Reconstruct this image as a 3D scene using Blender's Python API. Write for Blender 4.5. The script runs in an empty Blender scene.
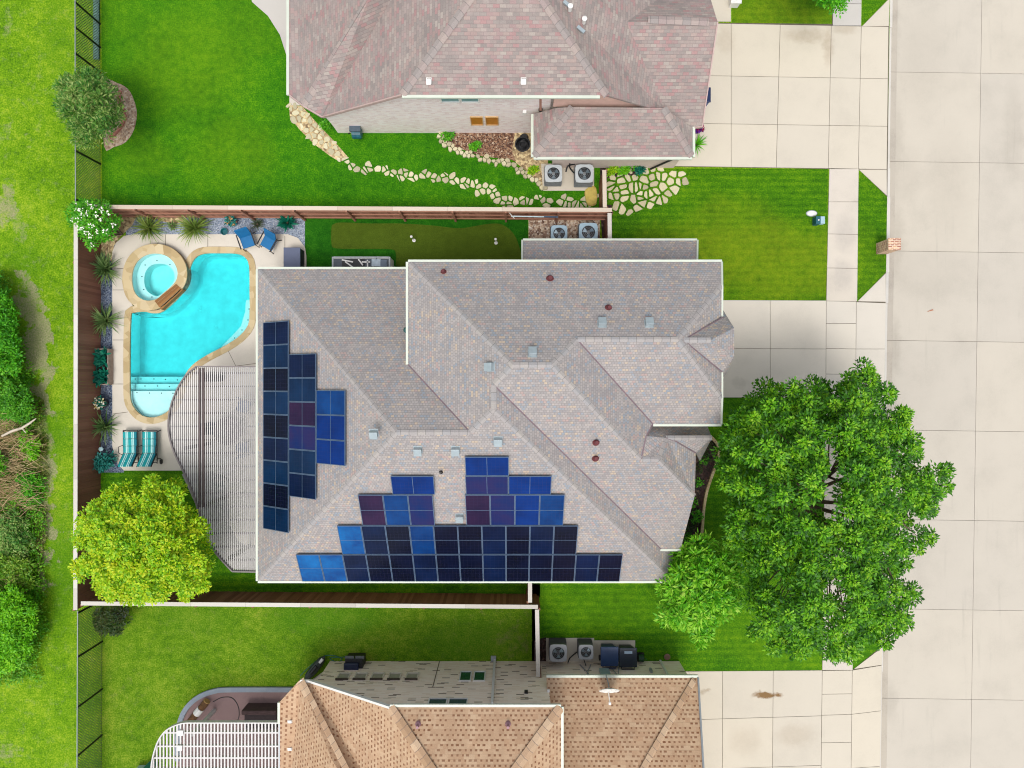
import bpy, bmesh, math, random
import numpy as np
from mathutils import Vector, Matrix
R = math.radians
random.seed(7)
RNG = np.random.default_rng(11)
SC = bpy.context.scene
COL = SC.collection
H, F = 32.0, 690.0            # drone height (m) and focal length (px of a 1024 wide frame)
SL = 0.667                    # 8:12 roof pitch

def P(px, py, h=0.0):         # a surveyed plan point at height h
    Z = H - h
    return Vector(((px - 512) / F * Z, (384 - py) / F * Z, h))
def pl(px, py, pln):          # survey point on a sloping roof plane z = a + bX + cY
    a, b, c = pln
    x, y = (px - 512) / F, (384 - py) / F
    Z = (H - a) / (1 + b * x + c * y)
    return Vector((x * Z, y * Z, H - Z))
def s2l(c):
    return tuple(((v / 255) / 12.92 if v / 255 <= .04045 else ((v / 255 + .055) / 1.055) ** 2.4) for v in c)

# ------------------------------------------------------------------ mesh helpers
def put_uv(me):
    uvl = me.uv_layers.new(name='UVMap')
    for p in me.polygons:
        n = p.normal
        if abs(n.z) > .9995: u = Vector((1, 0, 0)); v = Vector((0, 1, 0))
        else:
            u = Vector((0, 0, 1)).cross(n).normalized(); v = n.cross(u)
        for li in p.loop_indices:
            co = me.vertices[me.loops[li].vertex_index].co
            uvl.data[li].uv = (co.dot(u), co.dot(v))
def link(name, me, mat, parent=None):
    o = bpy.data.objects.new(name, me); COL.objects.link(o)
    if mat is not None: me.materials.append(mat)
    if parent is not None: o.parent = parent
    return o
class MB:
    def __init__(s): s.v = []; s.f = []
    def poly(s, pts):
        i = len(s.v); s.v += [tuple(p) for p in pts]; s.f.append(list(range(i, i + len(pts)))); return s
    def box(s, c, d, rz=0, m=None):
        i = len(s.v); ca, sa = math.cos(rz), math.sin(rz)
        for z in (-.5, .5):
            for x, y in ((-.5, -.5), (.5, -.5), (.5, .5), (-.5, .5)):
                X, Y, Zz = x * d[0], y * d[1], z * d[2]
                p = Vector((X * ca - Y * sa + c[0], X * sa + Y * ca + c[1], Zz + c[2]))
                s.v.append(tuple(m @ p if m else p))
        s.f += [[i + k for k in q] for q in ([3, 2, 1, 0], [4, 5, 6, 7], [0, 1, 5, 4], [1, 2, 6, 5], [2, 3, 7, 6], [3, 0, 4, 7])]; return s
    def bar(s, a, b, w, h, dz=0):     # box from a to b, width w (across), height h (up), top centred on the line +dz
        a, b = Vector(a), Vector(b); t = (b - a).normalized()
        x = t.cross(Vector((0, 0, 1)))
        if x.length < 1e-4: x = Vector((1, 0, 0))
        x.normalize(); u = x.cross(t).normalized()
        i = len(s.v)
        for q in (a, b):
            for sx, su in ((-.5, -.5), (.5, -.5), (.5, .5), (-.5, .5)):
                s.v.append(tuple(q + x * sx * w + u * (su * h + dz)))
        s.f += [[i + k for k in q] for q in ([0, 1, 2, 3], [7, 6, 5, 4], [0, 4, 5, 1], [1, 5, 6, 2], [2, 6, 7, 3], [3, 7, 4, 0])]; return s
    def tube(s, pts, r, n=8, cap=True):
        pts = [Vector(p) for p in pts]; rs = r if isinstance(r, (list, tuple)) else [r] * len(pts)
        i = len(s.v); ref = Vector((.3, .2, 1))
        for k, p in enumerate(pts):
            t = (pts[min(k + 1, len(pts) - 1)] - pts[max(k - 1, 0)]).normalized()
            x = t.cross(ref)
            if x.length < 1e-3: x = t.cross(Vector((1, 0, 0)))
            x.normalize(); y = t.cross(x)
            for j in range(n):
                an = 2 * math.pi * j / n
                s.v.append(tuple(p + (x * math.cos(an) + y * math.sin(an)) * rs[k]))
        for k in range(len(pts) - 1):
            for j in range(n):
                a0 = i + k * n + j; a1 = i + k * n + (j + 1) % n
                s.f.append([a0, a1, a1 + n, a0 + n])
        if cap:
            s.f.append([i + j for j in range(n)][::-1]); s.f.append([i + (len(pts) - 1) * n + j for j in range(n)])
        return s
    def lathe(s, prof, c=(0, 0, 0), n=20):
        i = len(s.v)
        for r, z in prof:
            for j in range(n):
                an = 2 * math.pi * j / n
                s.v.append((c[0] + r * math.cos(an), c[1] + r * math.sin(an), c[2] + z))
        for k in range(len(prof) - 1):
            for j in range(n):
                a0 = i + k * n + j; a1 = i + k * n + (j + 1) % n
                s.f.append([a0, a1, a1 + n, a0 + n])
        s.f.append([i + j for j in range(n)][::-1]); s.f.append([i + (len(prof) - 1) * n + j for j in range(n)])
        return s
    def prism(s, pts, z0, z1, top=True, bot=True):
        pts = [(p[0], p[1]) for p in pts]
        ar = sum(pts[k][0] * pts[(k + 1) % len(pts)][1] - pts[(k + 1) % len(pts)][0] * pts[k][1] for k in range(len(pts)))
        if ar < 0: pts = pts[::-1]
        n = len(pts); i = len(s.v)
        s.v += [(p[0], p[1], z0) for p in pts] + [(p[0], p[1], z1) for p in pts]
        for k in range(n): s.f.append([i + k, i + (k + 1) % n, i + n + (k + 1) % n, i + n + k])
        if top: s.f.append([i + n + k for k in range(n)])
        if bot: s.f.append([i + k for k in range(n)][::-1])
        return s
    def ring(s, inner, outer, z0, z1):          # loop of matched points: a kerb of real thickness
        n = len(inner); i = len(s.v)
        for z in (z0, z1):
            s.v += [(p[0], p[1], z) for p in inner] + [(p[0], p[1], z) for p in outer]
        for k in range(n):
            k2 = (k + 1) % n
            s.f.append([i + 2*n + k, i + 3*n + k, i + 3*n + k2, i + 2*n + k2][::-1])
            s.f.append([i + k, i + k2, i + 2*n + k2, i + 2*n + k])
            s.f.append([i + n + k2, i + n + k, i + 3*n + k, i + 3*n + k2])
        return s
    def build(s, name, mat, parent=None, world=True, smooth=False, bevel=0, fix=True, solid=0):
        me = bpy.data.meshes.new(name)
        off = parent.location if (parent is not None and world) else Vector((0, 0, 0))
        par = parent
        if parent is not None and world and parent.parent is not None: off = parent.matrix_basis.translation + parent.parent.location
        me.from_pydata([tuple(Vector(v) - off) for v in s.v], [], s.f)
        if fix:
            bm = bmesh.new(); bm.from_mesh(me); bmesh.ops.recalc_face_normals(bm, faces=bm.faces); bm.to_mesh(me); bm.free()
        me.update(); put_uv(me)
        if smooth:
            for p in me.polygons: p.use_smooth = True
        o = link(name, me, mat, par)
        if bevel:
            b = o.modifiers.new('b', 'BEVEL'); b.width = bevel; b.segments = 2; b.limit_method = 'ANGLE'
        if solid:
            b = o.modifiers.new('s', 'SOLIDIFY'); b.thickness = solid; b.offset = -1
        return o
def thing(name, label, cat, loc=(0, 0, 0), rz=0, group=None):
    o = bpy.data.objects.new(name, None); COL.objects.link(o)
    o.location = loc; o.rotation_euler = (0, 0, rz); o.empty_display_size = .3
    return tag(o, label, cat, group)
def tag(o, label, cat, group=None):
    o['label'] = label; o['category'] = cat
    if group: o['group'] = group
    return o
def copy_tree(o, loc=None, rz=None, label=None, parent=None):
    c = o.copy(); COL.objects.link(c)
    if parent is not None: c.parent = parent
    for ch in list(o.children): copy_tree(ch, parent=c)
    if loc is not None: c.location = loc
    if rz is not None: c.rotation_euler[2] = rz
    if label: c['label'] = label
    return c
def struct(o): o['kind'] = 'structure'; return o
def up(me):
    bm = bmesh.new(); bm.from_mesh(me)
    for f in bm.faces:
        if f.normal.z < 0: f.normal_flip()
    bm.to_mesh(me); bm.free()
def sheet(name, loops, z, mat, parent=None, kind='structure'):     # flat sheet, first loop outside, others holes; loops of (x, y)
    bm = bmesh.new()
    for lp in loops:
        vs = [bm.verts.new((p[0], p[1], z)) for p in lp]
        for k in range(len(vs)): bm.edges.new((vs[k], vs[(k + 1) % len(vs)]))
    bmesh.ops.triangle_fill(bm, use_beauty=True, edges=bm.edges[:])
    me = bpy.data.meshes.new(name); bm.to_mesh(me); bm.free(); up(me); me.update(); put_uv(me)
    o = link(name, me, mat, parent)
    if kind: o['kind'] = kind
    return o
def pp(pts, z=0): return [P(x, y, z) for x, y in pts]
def smooth_loop(pts, n=4):       # closed Catmull-Rom
    out = []; m = len(pts)
    for i in range(m):
        p0, p1, p2, p3 = [Vector(pts[(i + k) % m]) for k in (-1, 0, 1, 2)]
        for k in range(n):
            t = k / n
            out.append(.5 * ((2 * p1) + (p2 - p0) * t + (2 * p0 - 5 * p1 + 4 * p2 - p3) * t * t + (3 * p1 - p0 - 3 * p2 + p3) * t ** 3))
    return out
def smooth_line(pts, n=5):
    pts = [Vector(p) for p in pts]; q = [pts[0]] + pts + [pts[-1]]; out = []
    for i in range(1, len(q) - 2):
        p0, p1, p2, p3 = q[i-1], q[i], q[i+1], q[i+2]
        for k in range(n):
            t = k / n
            out.append(.5 * ((2 * p1) + (p2 - p0) * t + (2 * p0 - 5 * p1 + 4 * p2 - p3) * t * t + (3 * p1 - p0 - 3 * p2 + p3) * t ** 3))
    out.append(pts[-1]); return out
def offset_loop(pts, d):        # outward offset of a closed loop
    n = len(pts); ar = sum(pts[k][0]*pts[(k+1)%n][1] - pts[(k+1)%n][0]*pts[k][1] for k in range(n))
    sg = 1 if ar > 0 else -1; out = []
    for k in range(n):
        t = (Vector(pts[(k+1)%n][:2]) - Vector(pts[k-1][:2])).normalized()
        out.append(Vector((pts[k][0] + t.y*d*sg, pts[k][1] - t.x*d*sg)))
    return out
def inside(p, poly):
    x, y = p[0], p[1]; c = False; n = len(poly)
    for i in range(n):
        x1, y1 = poly[i][0], poly[i][1]; x2, y2 = poly[(i+1)%n][0], poly[(i+1)%n][1]
        if (y1 > y) != (y2 > y) and x < (x2-x1)*(y-y1)/(y2-y1)+x1: c = not c
    return c
def edge_dist(p, poly):
    b = 1e9; n = len(poly)
    for i in range(n):
        a = Vector(poly[i][:2]); d = Vector(poly[(i+1)%n][:2]) - a; q = Vector(p[:2]) - a
        t = max(0, min(1, q.dot(d)/max(d.dot(d), 1e-9))); b = min(b, (q - d*t).length)
    return b
def clip(poly, n, d):
    out = []
    for i in range(len(poly)):
        a, b = poly[i], poly[(i+1) % len(poly)]; da, db = a.dot(n)-d, b.dot(n)-d
        if da <= 0: out.append(a)
        if (da < 0) != (db < 0) and abs(da-db) > 1e-9: out.append(a + (b-a)*(da/(da-db)))
    return out
def stones(poly, step, gap, z0, z1, mb=None, jit=.42, seed=1, drop=0, rim=True):   # irregular flagstones filling a plan polygon
    rr = random.Random(seed); mb = mb or MB()
    xs = [p[0] for p in poly]; ys = [p[1] for p in poly]; seeds = []
    y = min(ys) - step; row = 0
    while y < max(ys) + step:
        x = min(xs) - step + (row % 2) * step*.5
        while x < max(xs) + step:
            seeds.append(Vector((x + rr.uniform(-jit, jit)*step, y + rr.uniform(-jit, jit)*step))); x += step
        y += step*.87; row += 1
    for i, s in enumerate(seeds):
        if not inside(s, poly) or rr.random() < drop: continue
        c = [s + Vector(q)*step*1.4 for q in ((-1,-1),(1,-1),(1,1),(-1,1))]
        for j, t in enumerate(seeds):
            if i == j or (t - s).length > 2.8*step: continue
            n = (t - s).normalized(); c = clip(c, n, n.dot((s + t)*.5) - gap/2)
            if len(c) < 3: break
        if len(c) < 3: continue
        # knock the corners off a little
        q = []
        for k in range(len(c)):
            a, b, e = c[k-1], c[k], c[(k+1) % len(c)]
            q += [b + (a-b)*.18, b + (e-b)*.18]
        zz = z1 + rr.uniform(-.008, .008)
        cen = sum(q, Vector((0,0)))/len(q)
        i0 = len(mb.v); n = len(q)
        mb.v += [(p.x, p.y, z0) for p in q] + [(p.x, p.y, zz-.01) for p in q] + [tuple((cen+(p-cen)*.93)) + (zz,) for p in q]
        for lv in (0, n):
            for k in range(n): mb.f.append([i0+lv+k, i0+lv+(k+1)%n, i0+lv+n+(k+1)%n, i0+lv+n+k])
        mb.f.append([i0+2*n+k for k in range(n)])
    return mb

# ------------------------------------------------------------------ materials
def nt(name):
    m = bpy.data.materials.new(name); m.use_nodes = True; t = m.node_tree; t.nodes.clear()
    out = t.nodes.new('ShaderNodeOutputMaterial'); b = t.nodes.new('ShaderNodeBsdfPrincipled')
    t.links.new(b.outputs[0], out.inputs[0]); return m, t, b, out
def N(t, k, **kw):
    n = t.nodes.new('ShaderNode' + k)
    for a, v in kw.items(): setattr(n, a, v)
    return n
def setin(n, **kw):
    for k, v in kw.items(): n.inputs[k.replace('_', ' ')].default_value = v
def L(t, a, b): t.links.new(a, b)
def ramp(t, stops, fac, interp='LINEAR'):
    r = N(t, 'ValToRGB'); r.color_ramp.interpolation = interp; e = r.color_ramp.elements
    while len(e) < len(stops): e.new(.5)
    for q, (p, c) in zip(e, stops): q.position = p; q.color = (*c[:3], 1)
    L(t, fac, r.inputs[0]); return r.outputs[0]
def mix(t, fac, a, b, mode='MIX'):
    m = N(t, 'Mix', data_type='RGBA', blend_type=mode)
    for sock, v in ((m.inputs[0], fac), (m.inputs[6], a), (m.inputs[7], b)):
        if hasattr(v, 'is_linked') or hasattr(v, 'links'): L(t, v, sock)
        elif isinstance(v, (int, float)): sock.default_value = v
        else: sock.default_value = (*v[:3], 1)
    return m.outputs[2]
def math_(t, op, a, b=None, c=None, clamp=False):
    m = N(t, 'Math', operation=op); m.use_clamp = clamp
    for i, v in enumerate((a, b, c)):
        if v is None: continue
        if isinstance(v, (int, float)): m.inputs[i].default_value = v
        else: L(t, v, m.inputs[i])
    return m.outputs[0]
def noise(t, vec, scale, detail=4, rough=.55, dist=0):
    n = N(t, 'TexNoise'); setin(n, Scale=scale, Detail=detail, Roughness=rough, Distortion=dist)
    L(t, vec, n.inputs['Vector']); return n.outputs['Fac']
def obj_co(t): return N(t, 'TexCoord').outputs['Object']
def uv_co(t): return N(t, 'TexCoord').outputs['UV']
def geo_pos(t): return N(t, 'NewGeometry').outputs['Position']
def bump(t, b, h, strength=.3, dist=.02):
    n = N(t, 'Bump'); setin(n, Strength=strength, Distance=dist); L(t, h, n.inputs['Height']); L(t, n.outputs[0], b.inputs['Normal'])
def spots(t, vec, lst, wob=.5, wscale=1.2):      # worn or stained places of the real surface: (px, py, rx, ry, strength)
    nz = N(t, 'TexNoise'); setin(nz, Scale=wscale, Detail=5, Roughness=.65); L(t, vec, nz.inputs['Vector'])
    off = N(t, 'VectorMath', operation='SUBTRACT'); L(t, nz.outputs['Color'], off.inputs[0]); off.inputs[1].default_value = (.5, .5, .5)
    sc = N(t, 'VectorMath', operation='SCALE'); L(t, off.outputs[0], sc.inputs[0]); sc.inputs['Scale'].default_value = wob * 2
    ad = N(t, 'VectorMath', operation='ADD'); L(t, vec, ad.inputs[0]); L(t, sc.outputs[0], ad.inputs[1])
    acc = None
    for (x, y, rx, ry, st) in lst:
        c = P(x, y); k = H / F
        s = N(t, 'VectorMath', operation='SUBTRACT'); L(t, ad.outputs[0], s.inputs[0]); s.inputs[1].default_value = c
        q = N(t, 'VectorMath', operation='MULTIPLY'); L(t, s.outputs[0], q.inputs[0]); q.inputs[1].default_value = (1/(rx*k), 1/(ry*k), 0)
        l = N(t, 'VectorMath', operation='LENGTH'); L(t, q.outputs[0], l.inputs[0])
        m = N(t, 'MapRange', interpolation_type='SMOOTHSTEP'); setin(m, From_Min=1.3, From_Max=.35, To_Min=0., To_Max=st); L(t, l.outputs['Value'], m.inputs[0])
        acc = m.outputs[0] if acc is None else math_(t, 'MAXIMUM', acc, m.outputs[0])
    return acc
def plain(name, c, rough=.6, metal=0, var=.12, scale=6, bumpk=0, coat=0, lin=False):
    m, t, b, o = nt(name); c = c if lin else s2l(c)
    f = noise(t, obj_co(t), scale, 5)
    L(t, ramp(t, [(.3, [v*(1-var) for v in c]), (.7, [min(1, v*(1+var)) for v in c])], f), b.inputs['Base Color'])
    setin(b, Roughness=rough, Metallic=metal)
    if coat: b.inputs['Coat Weight'].default_value = coat
    if bumpk: bump(t, b, noise(t, obj_co(t), scale*8, 4), bumpk)
    return m
def leafmat(name, cols, rough=.5, trans=.25, big=.9):       # one tone per leaf, drifting in hue from bough to bough
    m, t, b, o = nt(name)
    rnd = N(t, 'NewGeometry').outputs['Random Per Island']
    big_ = noise(t, geo_pos(t), big, 3)
    f = math_(t, 'ADD', math_(t, 'MULTIPLY', rnd, .62), math_(t, 'MULTIPLY', math_(t, 'SUBTRACT', big_, .3), .8), clamp=True)
    k = len(cols); c = ramp(t, [(i/(k-1), s2l(v)) for i, v in enumerate(cols)], f)
    L(t, c, b.inputs['Base Color']); setin(b, Roughness=rough); b.inputs['Specular IOR Level'].default_value = .35
    tr = N(t, 'BsdfTranslucent'); L(t, c, tr.inputs[0]); mx = N(t, 'MixShader'); mx.inputs[0].default_value = trans
    L(t, b.outputs[0], mx.inputs[1]); L(t, tr.outputs[0], mx.inputs[2]); L(t, mx.outputs[0], o.inputs[0]); return m
def lawnmat(name, dark, mid, light, patch=None, pcol=(150, 140, 90), plist=(), stripes=0, fine=16, p2=None, p2list=(), p2k=.75, sprinkle=0):
    m, t, b, o = nt(name); g = geo_pos(t)
    fl = N(t, 'VectorMath', operation='MULTIPLY'); L(t, g, fl.inputs[0]); fl.inputs[1].default_value = (1, 1, 0); g = fl.outputs[0]
    n1 = noise(t, g, fine, 4, .78); n2 = noise(t, g, .45, 5, .6); n3 = noise(t, g, 3.2, 5, .65)
    f = math_(t, 'ADD', math_(t, 'MULTIPLY', n1, 1.05), math_(t, 'ADD', math_(t, 'MULTIPLY', n2, .5), math_(t, 'MULTIPLY', n3, .5)))
    if stripes:
        w = N(t, 'TexWave', wave_type='BANDS', bands_direction='Y'); setin(w, Scale=stripes, Distortion=1.2, Detail=2); L(t, g, w.inputs['Vector'])
        f = math_(t, 'ADD', f, math_(t, 'MULTIPLY', math_(t, 'SUBTRACT', w.outputs['Fac'], .5), .09))
    f = math_(t, 'SUBTRACT', f, .3)
    c = ramp(t, [(.50, s2l(dark)), (.73, s2l(mid)), (.98, s2l(light))], f)
    if p2list:
        c = mix(t, math_(t, 'MULTIPLY', spots(t, g, [(x, y, rx*1.25, ry*1.25, st*p2k) for x, y, rx, ry, st in p2list], 1.3, .55), math_(t, 'ADD', -.15, math_(t, 'MULTIPLY', n3, 1.7)), clamp=True), c, s2l(p2))
    if plist:
        a = spots(t, g, [(x, y, rx*1.7, ry*1.6, st*.88) for x, y, rx, ry, st in plist], 1.7, .9); a = math_(t, 'MAXIMUM', a, sprinkle); n4 = noise(t, g, 2.4, 9, .78)
        mr = N(t, 'MapRange', interpolation_type='SMOOTHSTEP'); setin(mr, From_Min=.40, From_Max=.64)
        L(t, math_(t, 'MULTIPLY', math_(t, 'ADD', n4, .10), a), mr.inputs[0])
        pc = ramp(t, [(.3, [v*.55 for v in s2l(pcol)]), (.7, s2l(pcol))], noise(t, g, 14, 4, .7))
        c = mix(t, math_(t, 'MULTIPLY', mr.outputs[0], math_(t, 'ADD', -.35, math_(t, 'MULTIPLY', n1, 2.0)), clamp=True), c, pc)
    L(t, c, b.inputs['Base Color']); setin(b, Roughness=.85); b.inputs['Specular IOR Level'].default_value = .15
    bump(t, b, math_(t, 'ADD', n1, noise(t, g, 40, 2, .6)), .55, .05); return m
def concrete(name, c, var=.1, stain=None, scol=(150, 140, 125), wear=.25, streak=False, rough=.85, slab=((.93, .93, .94), (.975, .97, .965), (1, .99, .97))):
    m, t, b, o = nt(name); g = geo_pos(t); c = s2l(c)
    f = math_(t, 'ADD', math_(t, 'MULTIPLY', noise(t, g, .55, 6, .62), .7), math_(t, 'MULTIPLY', noise(t, g, 22, 4, .7), .3))
    cc = ramp(t, [(.33, [v*(1-var*1.6) for v in c]), (.5, c), (.68, [min(.95, v*(1+var*.6)) for v in c])], f)
    # per-slab tone
    rnd = N(t, 'NewGeometry').outputs['Random Per Island']
    cc = mix(t, 1.0, cc, ramp(t, [(0, slab[0]), (.5, slab[1]), (1, slab[2])], rnd), 'MULTIPLY')
    if streak:
        s = N(t, 'VectorMath', operation='MULTIPLY'); L(t, g, s.inputs[0]); s.inputs[1].default_value = (3.2, .22, 0)
        q = N(t, 'MapRange', interpolation_type='SMOOTHSTEP'); setin(q, From_Min=.56, From_Max=.8); L(t, noise(t, s.outputs[0], 1.0, 6, .66), q.inputs[0])
        cc = mix(t, math_(t, 'MULTIPLY', q.outputs[0], .4), cc, [v*.68 for v in c])
    w = N(t, 'MapRange', interpolation_type='SMOOTHSTEP'); setin(w, From_Min=.56, From_Max=.78); L(t, noise(t, g, 1.7, 7, .7), w.inputs[0])
    cc = mix(t, math_(t, 'MULTIPLY', w.outputs[0], wear), cc, [v*.6 for v in c])
    if stain: cc = mix(t, math_(t, 'MULTIPLY', spots(t, g, stain, .35, 1.8), math_(t, 'ADD', .25, noise(t, g, 5, 6, .7)), clamp=True), cc, s2l(scol))
    L(t, cc, b.inputs['Base Color']); setin(b, Roughness=rough); b.inputs['Specular IOR Level'].default_value = .25
    bump(t, b, noise(t, g, 45, 4, .7), .25, .01); return m
def gravel(name, cols, scale=14, dist=.03):
    m, t, b, o = nt(name); g = geo_pos(t)
    v = N(t, 'TexVoronoi', feature='F1'); setin(v, Scale=scale); L(t, g, v.inputs['Vector'])
    sp = N(t, 'SeparateColor'); L(t, v.outputs['Color'], sp.inputs[0]); k = len(cols)
    c = ramp(t, [(i/(k-1), s2l(q)) for i, q in enumerate(cols)], sp.outputs[0])
    L(t, c, b.inputs['Base Color']); setin(b, Roughness=.8)
    bump(t, b, math_(t, 'SUBTRACT', 1, v.outputs['Distance']), .9, dist); return m
def shingle(name, pal, w, h, mortar, msize=.008, offs=.5, streak=.18, blot=None, bumpk=.5, grit=.5):      # tabs of asphalt shingle laid in courses along the eave
    m, t, b, o = nt(name); uv = uv_co(t)
    bk = N(t, 'TexBrick', offset=offs); setin(bk, Scale=1.0, Mortar_Size=msize, Mortar_Smooth=.2, Bias=0, Brick_Width=w, Row_Height=h)
    bk.inputs['Color1'].default_value = (0, 0, 0, 1); bk.inputs['Color2'].default_value = (1, 1, 1, 1); bk.inputs['Mortar'].default_value = (.5, .5, .5, 1)
    L(t, uv, bk.inputs['Vector']); k = len(pal)
    c = ramp(t, [(i/k, s2l(q)) for i, q in enumerate(pal)], bk.outputs['Color'], 'CONSTANT')
    gr = noise(t, uv, 30, 3, .7)
    c = mix(t, grit, c, ramp(t, [(.3, (.55, .55, .55)), (.7, (1.0, 1.0, 1.0))], gr), 'MULTIPLY')
    bl = noise(t, uv, .9, 4, .6)
    c = mix(t, 1, c, ramp(t, [(.3, (1-streak,)*3), (.7, (1.04, 1.03, 1.02))], bl), 'MULTIPLY')
    if blot:
        q = N(t, 'MapRange', interpolation_type='SMOOTHSTEP'); setin(q, From_Min=.52, From_Max=.7); L(t, noise(t, uv, 1.3, 5, .7), q.inputs[0])
        c = mix(t, math_(t, 'MULTIPLY', q.outputs[0], .45), c, s2l(blot))
    c = mix(t, bk.outputs['Fac'], c, s2l(mortar))
    L(t, c, b.inputs['Base Color']); setin(b, Roughness=.9); b.inputs['Specular IOR Level'].default_value = .2
    # each course steps up at its lower edge
    sx = N(t, 'SeparateXYZ'); L(t, uv, sx.inputs[0])
    saw = math_(t, 'FRACT', math_(t, 'DIVIDE', sx.outputs['Y'], h))
    bump(t, b, math_(t, 'ADD', math_(t, 'SUBTRACT', 1, saw), math_(t, 'ADD', math_(t, 'MULTIPLY', bk.outputs['Fac'], -.8), math_(t, 'MULTIPLY', gr, .25))), bumpk, .012); return m
def brickwall(name, pal, w, h, mortar, msize=.01, blot=None, rough=.9):
    return shingle(name, pal, w, h, mortar, msize, .5, .05, blot, .12, .12)
def dashed(name, base, light, dark, pu=.2, pv=.17):       # tan shingles with a dark notch under each tab
    m, t, b, o = nt(name); uv = uv_co(t); sx = N(t, 'SeparateXYZ'); L(t, uv, sx.inputs[0])
    v = math_(t, 'DIVIDE', sx.outputs['Y'], pv); row = math_(t, 'FLOOR', v); fv = math_(t, 'FRACT', v)
    u = math_(t, 'ADD', math_(t, 'DIVIDE', sx.outputs['X'], pu), math_(t, 'MULTIPLY', row, .5)); fu = math_(t, 'FRACT', u)
    cell = N(t, 'TexWhiteNoise', noise_dimensions='2D'); cb = N(t, 'CombineXYZ'); L(t, math_(t, 'FLOOR', u), cb.inputs[0]); L(t, row, cb.inputs[1]); L(t, cb.outputs[0], cell.inputs['Vector'])
    rv = cell.outputs['Value']
    keep = math_(t, 'GREATER_THAN', math_(t, 'FRACT', math_(t, 'MULTIPLY', rv, 7.13)), .14)
    d = math_(t, 'MULTIPLY', math_(t, 'LESS_THAN', fu, math_(t, 'ADD', .32, math_(t, 'MULTIPLY', rv, .3))), math_(t, 'LESS_THAN', fv, .42))
    big = noise(t, uv, .9, 5, .7)
    d = math_(t, 'MULTIPLY', math_(t, 'MULTIPLY', d, keep), math_(t, 'ADD', .0, math_(t, 'MULTIPLY', big, 1.6)), clamp=True)
    c = mix(t, rv, s2l(base), s2l(light))
    c = mix(t, math_(t, 'MULTIPLY', math_(t, 'SUBTRACT', noise(t, uv, 1.1, 6, .75), .3), 1.3, clamp=True), c, s2l([q*.80 for q in base]))
    c = mix(t, .45, c, ramp(t, [(.3, (.6, .6, .6)), (.7, (1., 1., 1.))], noise(t, uv, 28, 3, .7)), 'MULTIPLY')
    c = mix(t, d, c, s2l(dark))
    L(t, c, b.inputs['Base Color']); setin(b, Roughness=.9); b.inputs['Specular IOR Level'].default_value = .2
    bump(t, b, math_(t, 'ADD', math_(t, 'SUBTRACT', 1, fv), math_(t, 'MULTIPLY', d, -.6)), .5, .012); return m
def capmat(name, pal, seg=.3):
    m, t, b, o = nt(name); uv = uv_co(t); sx = N(t, 'SeparateXYZ'); L(t, uv, sx.inputs[0])
    v = math_(t, 'DIVIDE', sx.outputs['Y'], seg); w = N(t, 'TexWhiteNoise', noise_dimensions='1D')
    L(t, math_(t, 'FLOOR', v), w.inputs['W']); k = len(pal)
    c = ramp(t, [(i/k, s2l(q)) for i, q in enumerate(pal)], w.outputs['Value'], 'CONSTANT')
    c = mix(t, .5, c, ramp(t, [(.3, (.62, .62, .62)), (.7, (1., 1., 1.))], noise(t, uv, 26, 3, .7)), 'MULTIPLY')
    ln = math_(t, 'LESS_THAN', math_(t, 'FRACT', v), .07)
    c = mix(t, math_(t, 'MULTIPLY', ln, .6), c, (.12, .11, .11))
    L(t, c, b.inputs['Base Color']); setin(b, Roughness=.9); b.inputs['Specular IOR Level'].default_value = .2; return m
def woodboard(name, cols, scale=(1.5, 1.5, 9), rough=.75):
    m, t, b, o = nt(name); oc = obj_co(t)
    rnd = N(t, 'NewGeometry').outputs['Random Per Island']
    v = N(t, 'VectorMath', operation='MULTIPLY'); L(t, oc, v.inputs[0]); v.inputs[1].default_value = (18, 18, 1.6)
    f = math_(t, 'ADD', math_(t, 'MULTIPLY', rnd, .6), math_(t, 'MULTIPLY', noise(t, v.outputs[0], 1, 5, .65), .5), clamp=True); k = len(cols)
    c = ramp(t, [(.1+.8*i/(k-1), s2l(q)) for i, q in enumerate(cols)], f)
    L(t, c, b.inputs['Base Color']); setin(b, Roughness=rough); b.inputs['Specular IOR Level'].default_value = .25; return m
# ------------------------------------------------------------------ the materials of the place
k = {}
k['lawn_deep'] = lawnmat('lawn_deep', (24, 82, 2), (52, 118, 3), (98, 152, 10), p2=(104, 140, 12), p2list=[(190, 60, 60, 55, .7), (230, 150, 40, 35, .6), (150, 155, 30, 20, .5), (120, 20, 30, 30, .4), (240, 30, 40, 30, .5)], plist=[(140, 150, 12, 9, .5), (480, 172, 26, 4, .6)], pcol=(140, 130, 60))
k['lawn_front'] = lawnmat('lawn_front', (34, 80, 2), (66, 118, 3), (110, 150, 10), p2=(124, 138, 20), p2list=[(745, 255, 100, 32, .9), (790, 275, 60, 25, .8), (730, 215, 40, 18, .5), (780, 12, 60, 14, .7)], stripes=1.1)
k['lawn_side'] = lawnmat('lawn_side', (32, 80, 2), (64, 118, 4), (112, 152, 12), p2=(96, 136, 10), p2list=[(780, 640, 60, 30, .6), (600, 610, 60, 20, .5)], stripes=1.0)
k['lawn_south'] = lawnmat('lawn_south', (50, 92, 3), (90, 130, 12), (146, 162, 50), sprinkle=.66, p2=(46, 108, 8), p2list=[(330, 620, 60, 18, .7), (470, 640, 40, 20, .6), (360, 630, 16, 8, .9), (200, 620, 40, 16, .4)],
    plist=[(180, 650, 30, 16, .75), (220, 645, 40, 14, .6), (130, 700, 22, 30, .8), (300, 612, 60, 6, .5), (460, 615, 40, 12, .6), (515, 640, 14, 22, .9), (500, 615, 20, 10, .8)], pcol=(140, 132, 84))
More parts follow.
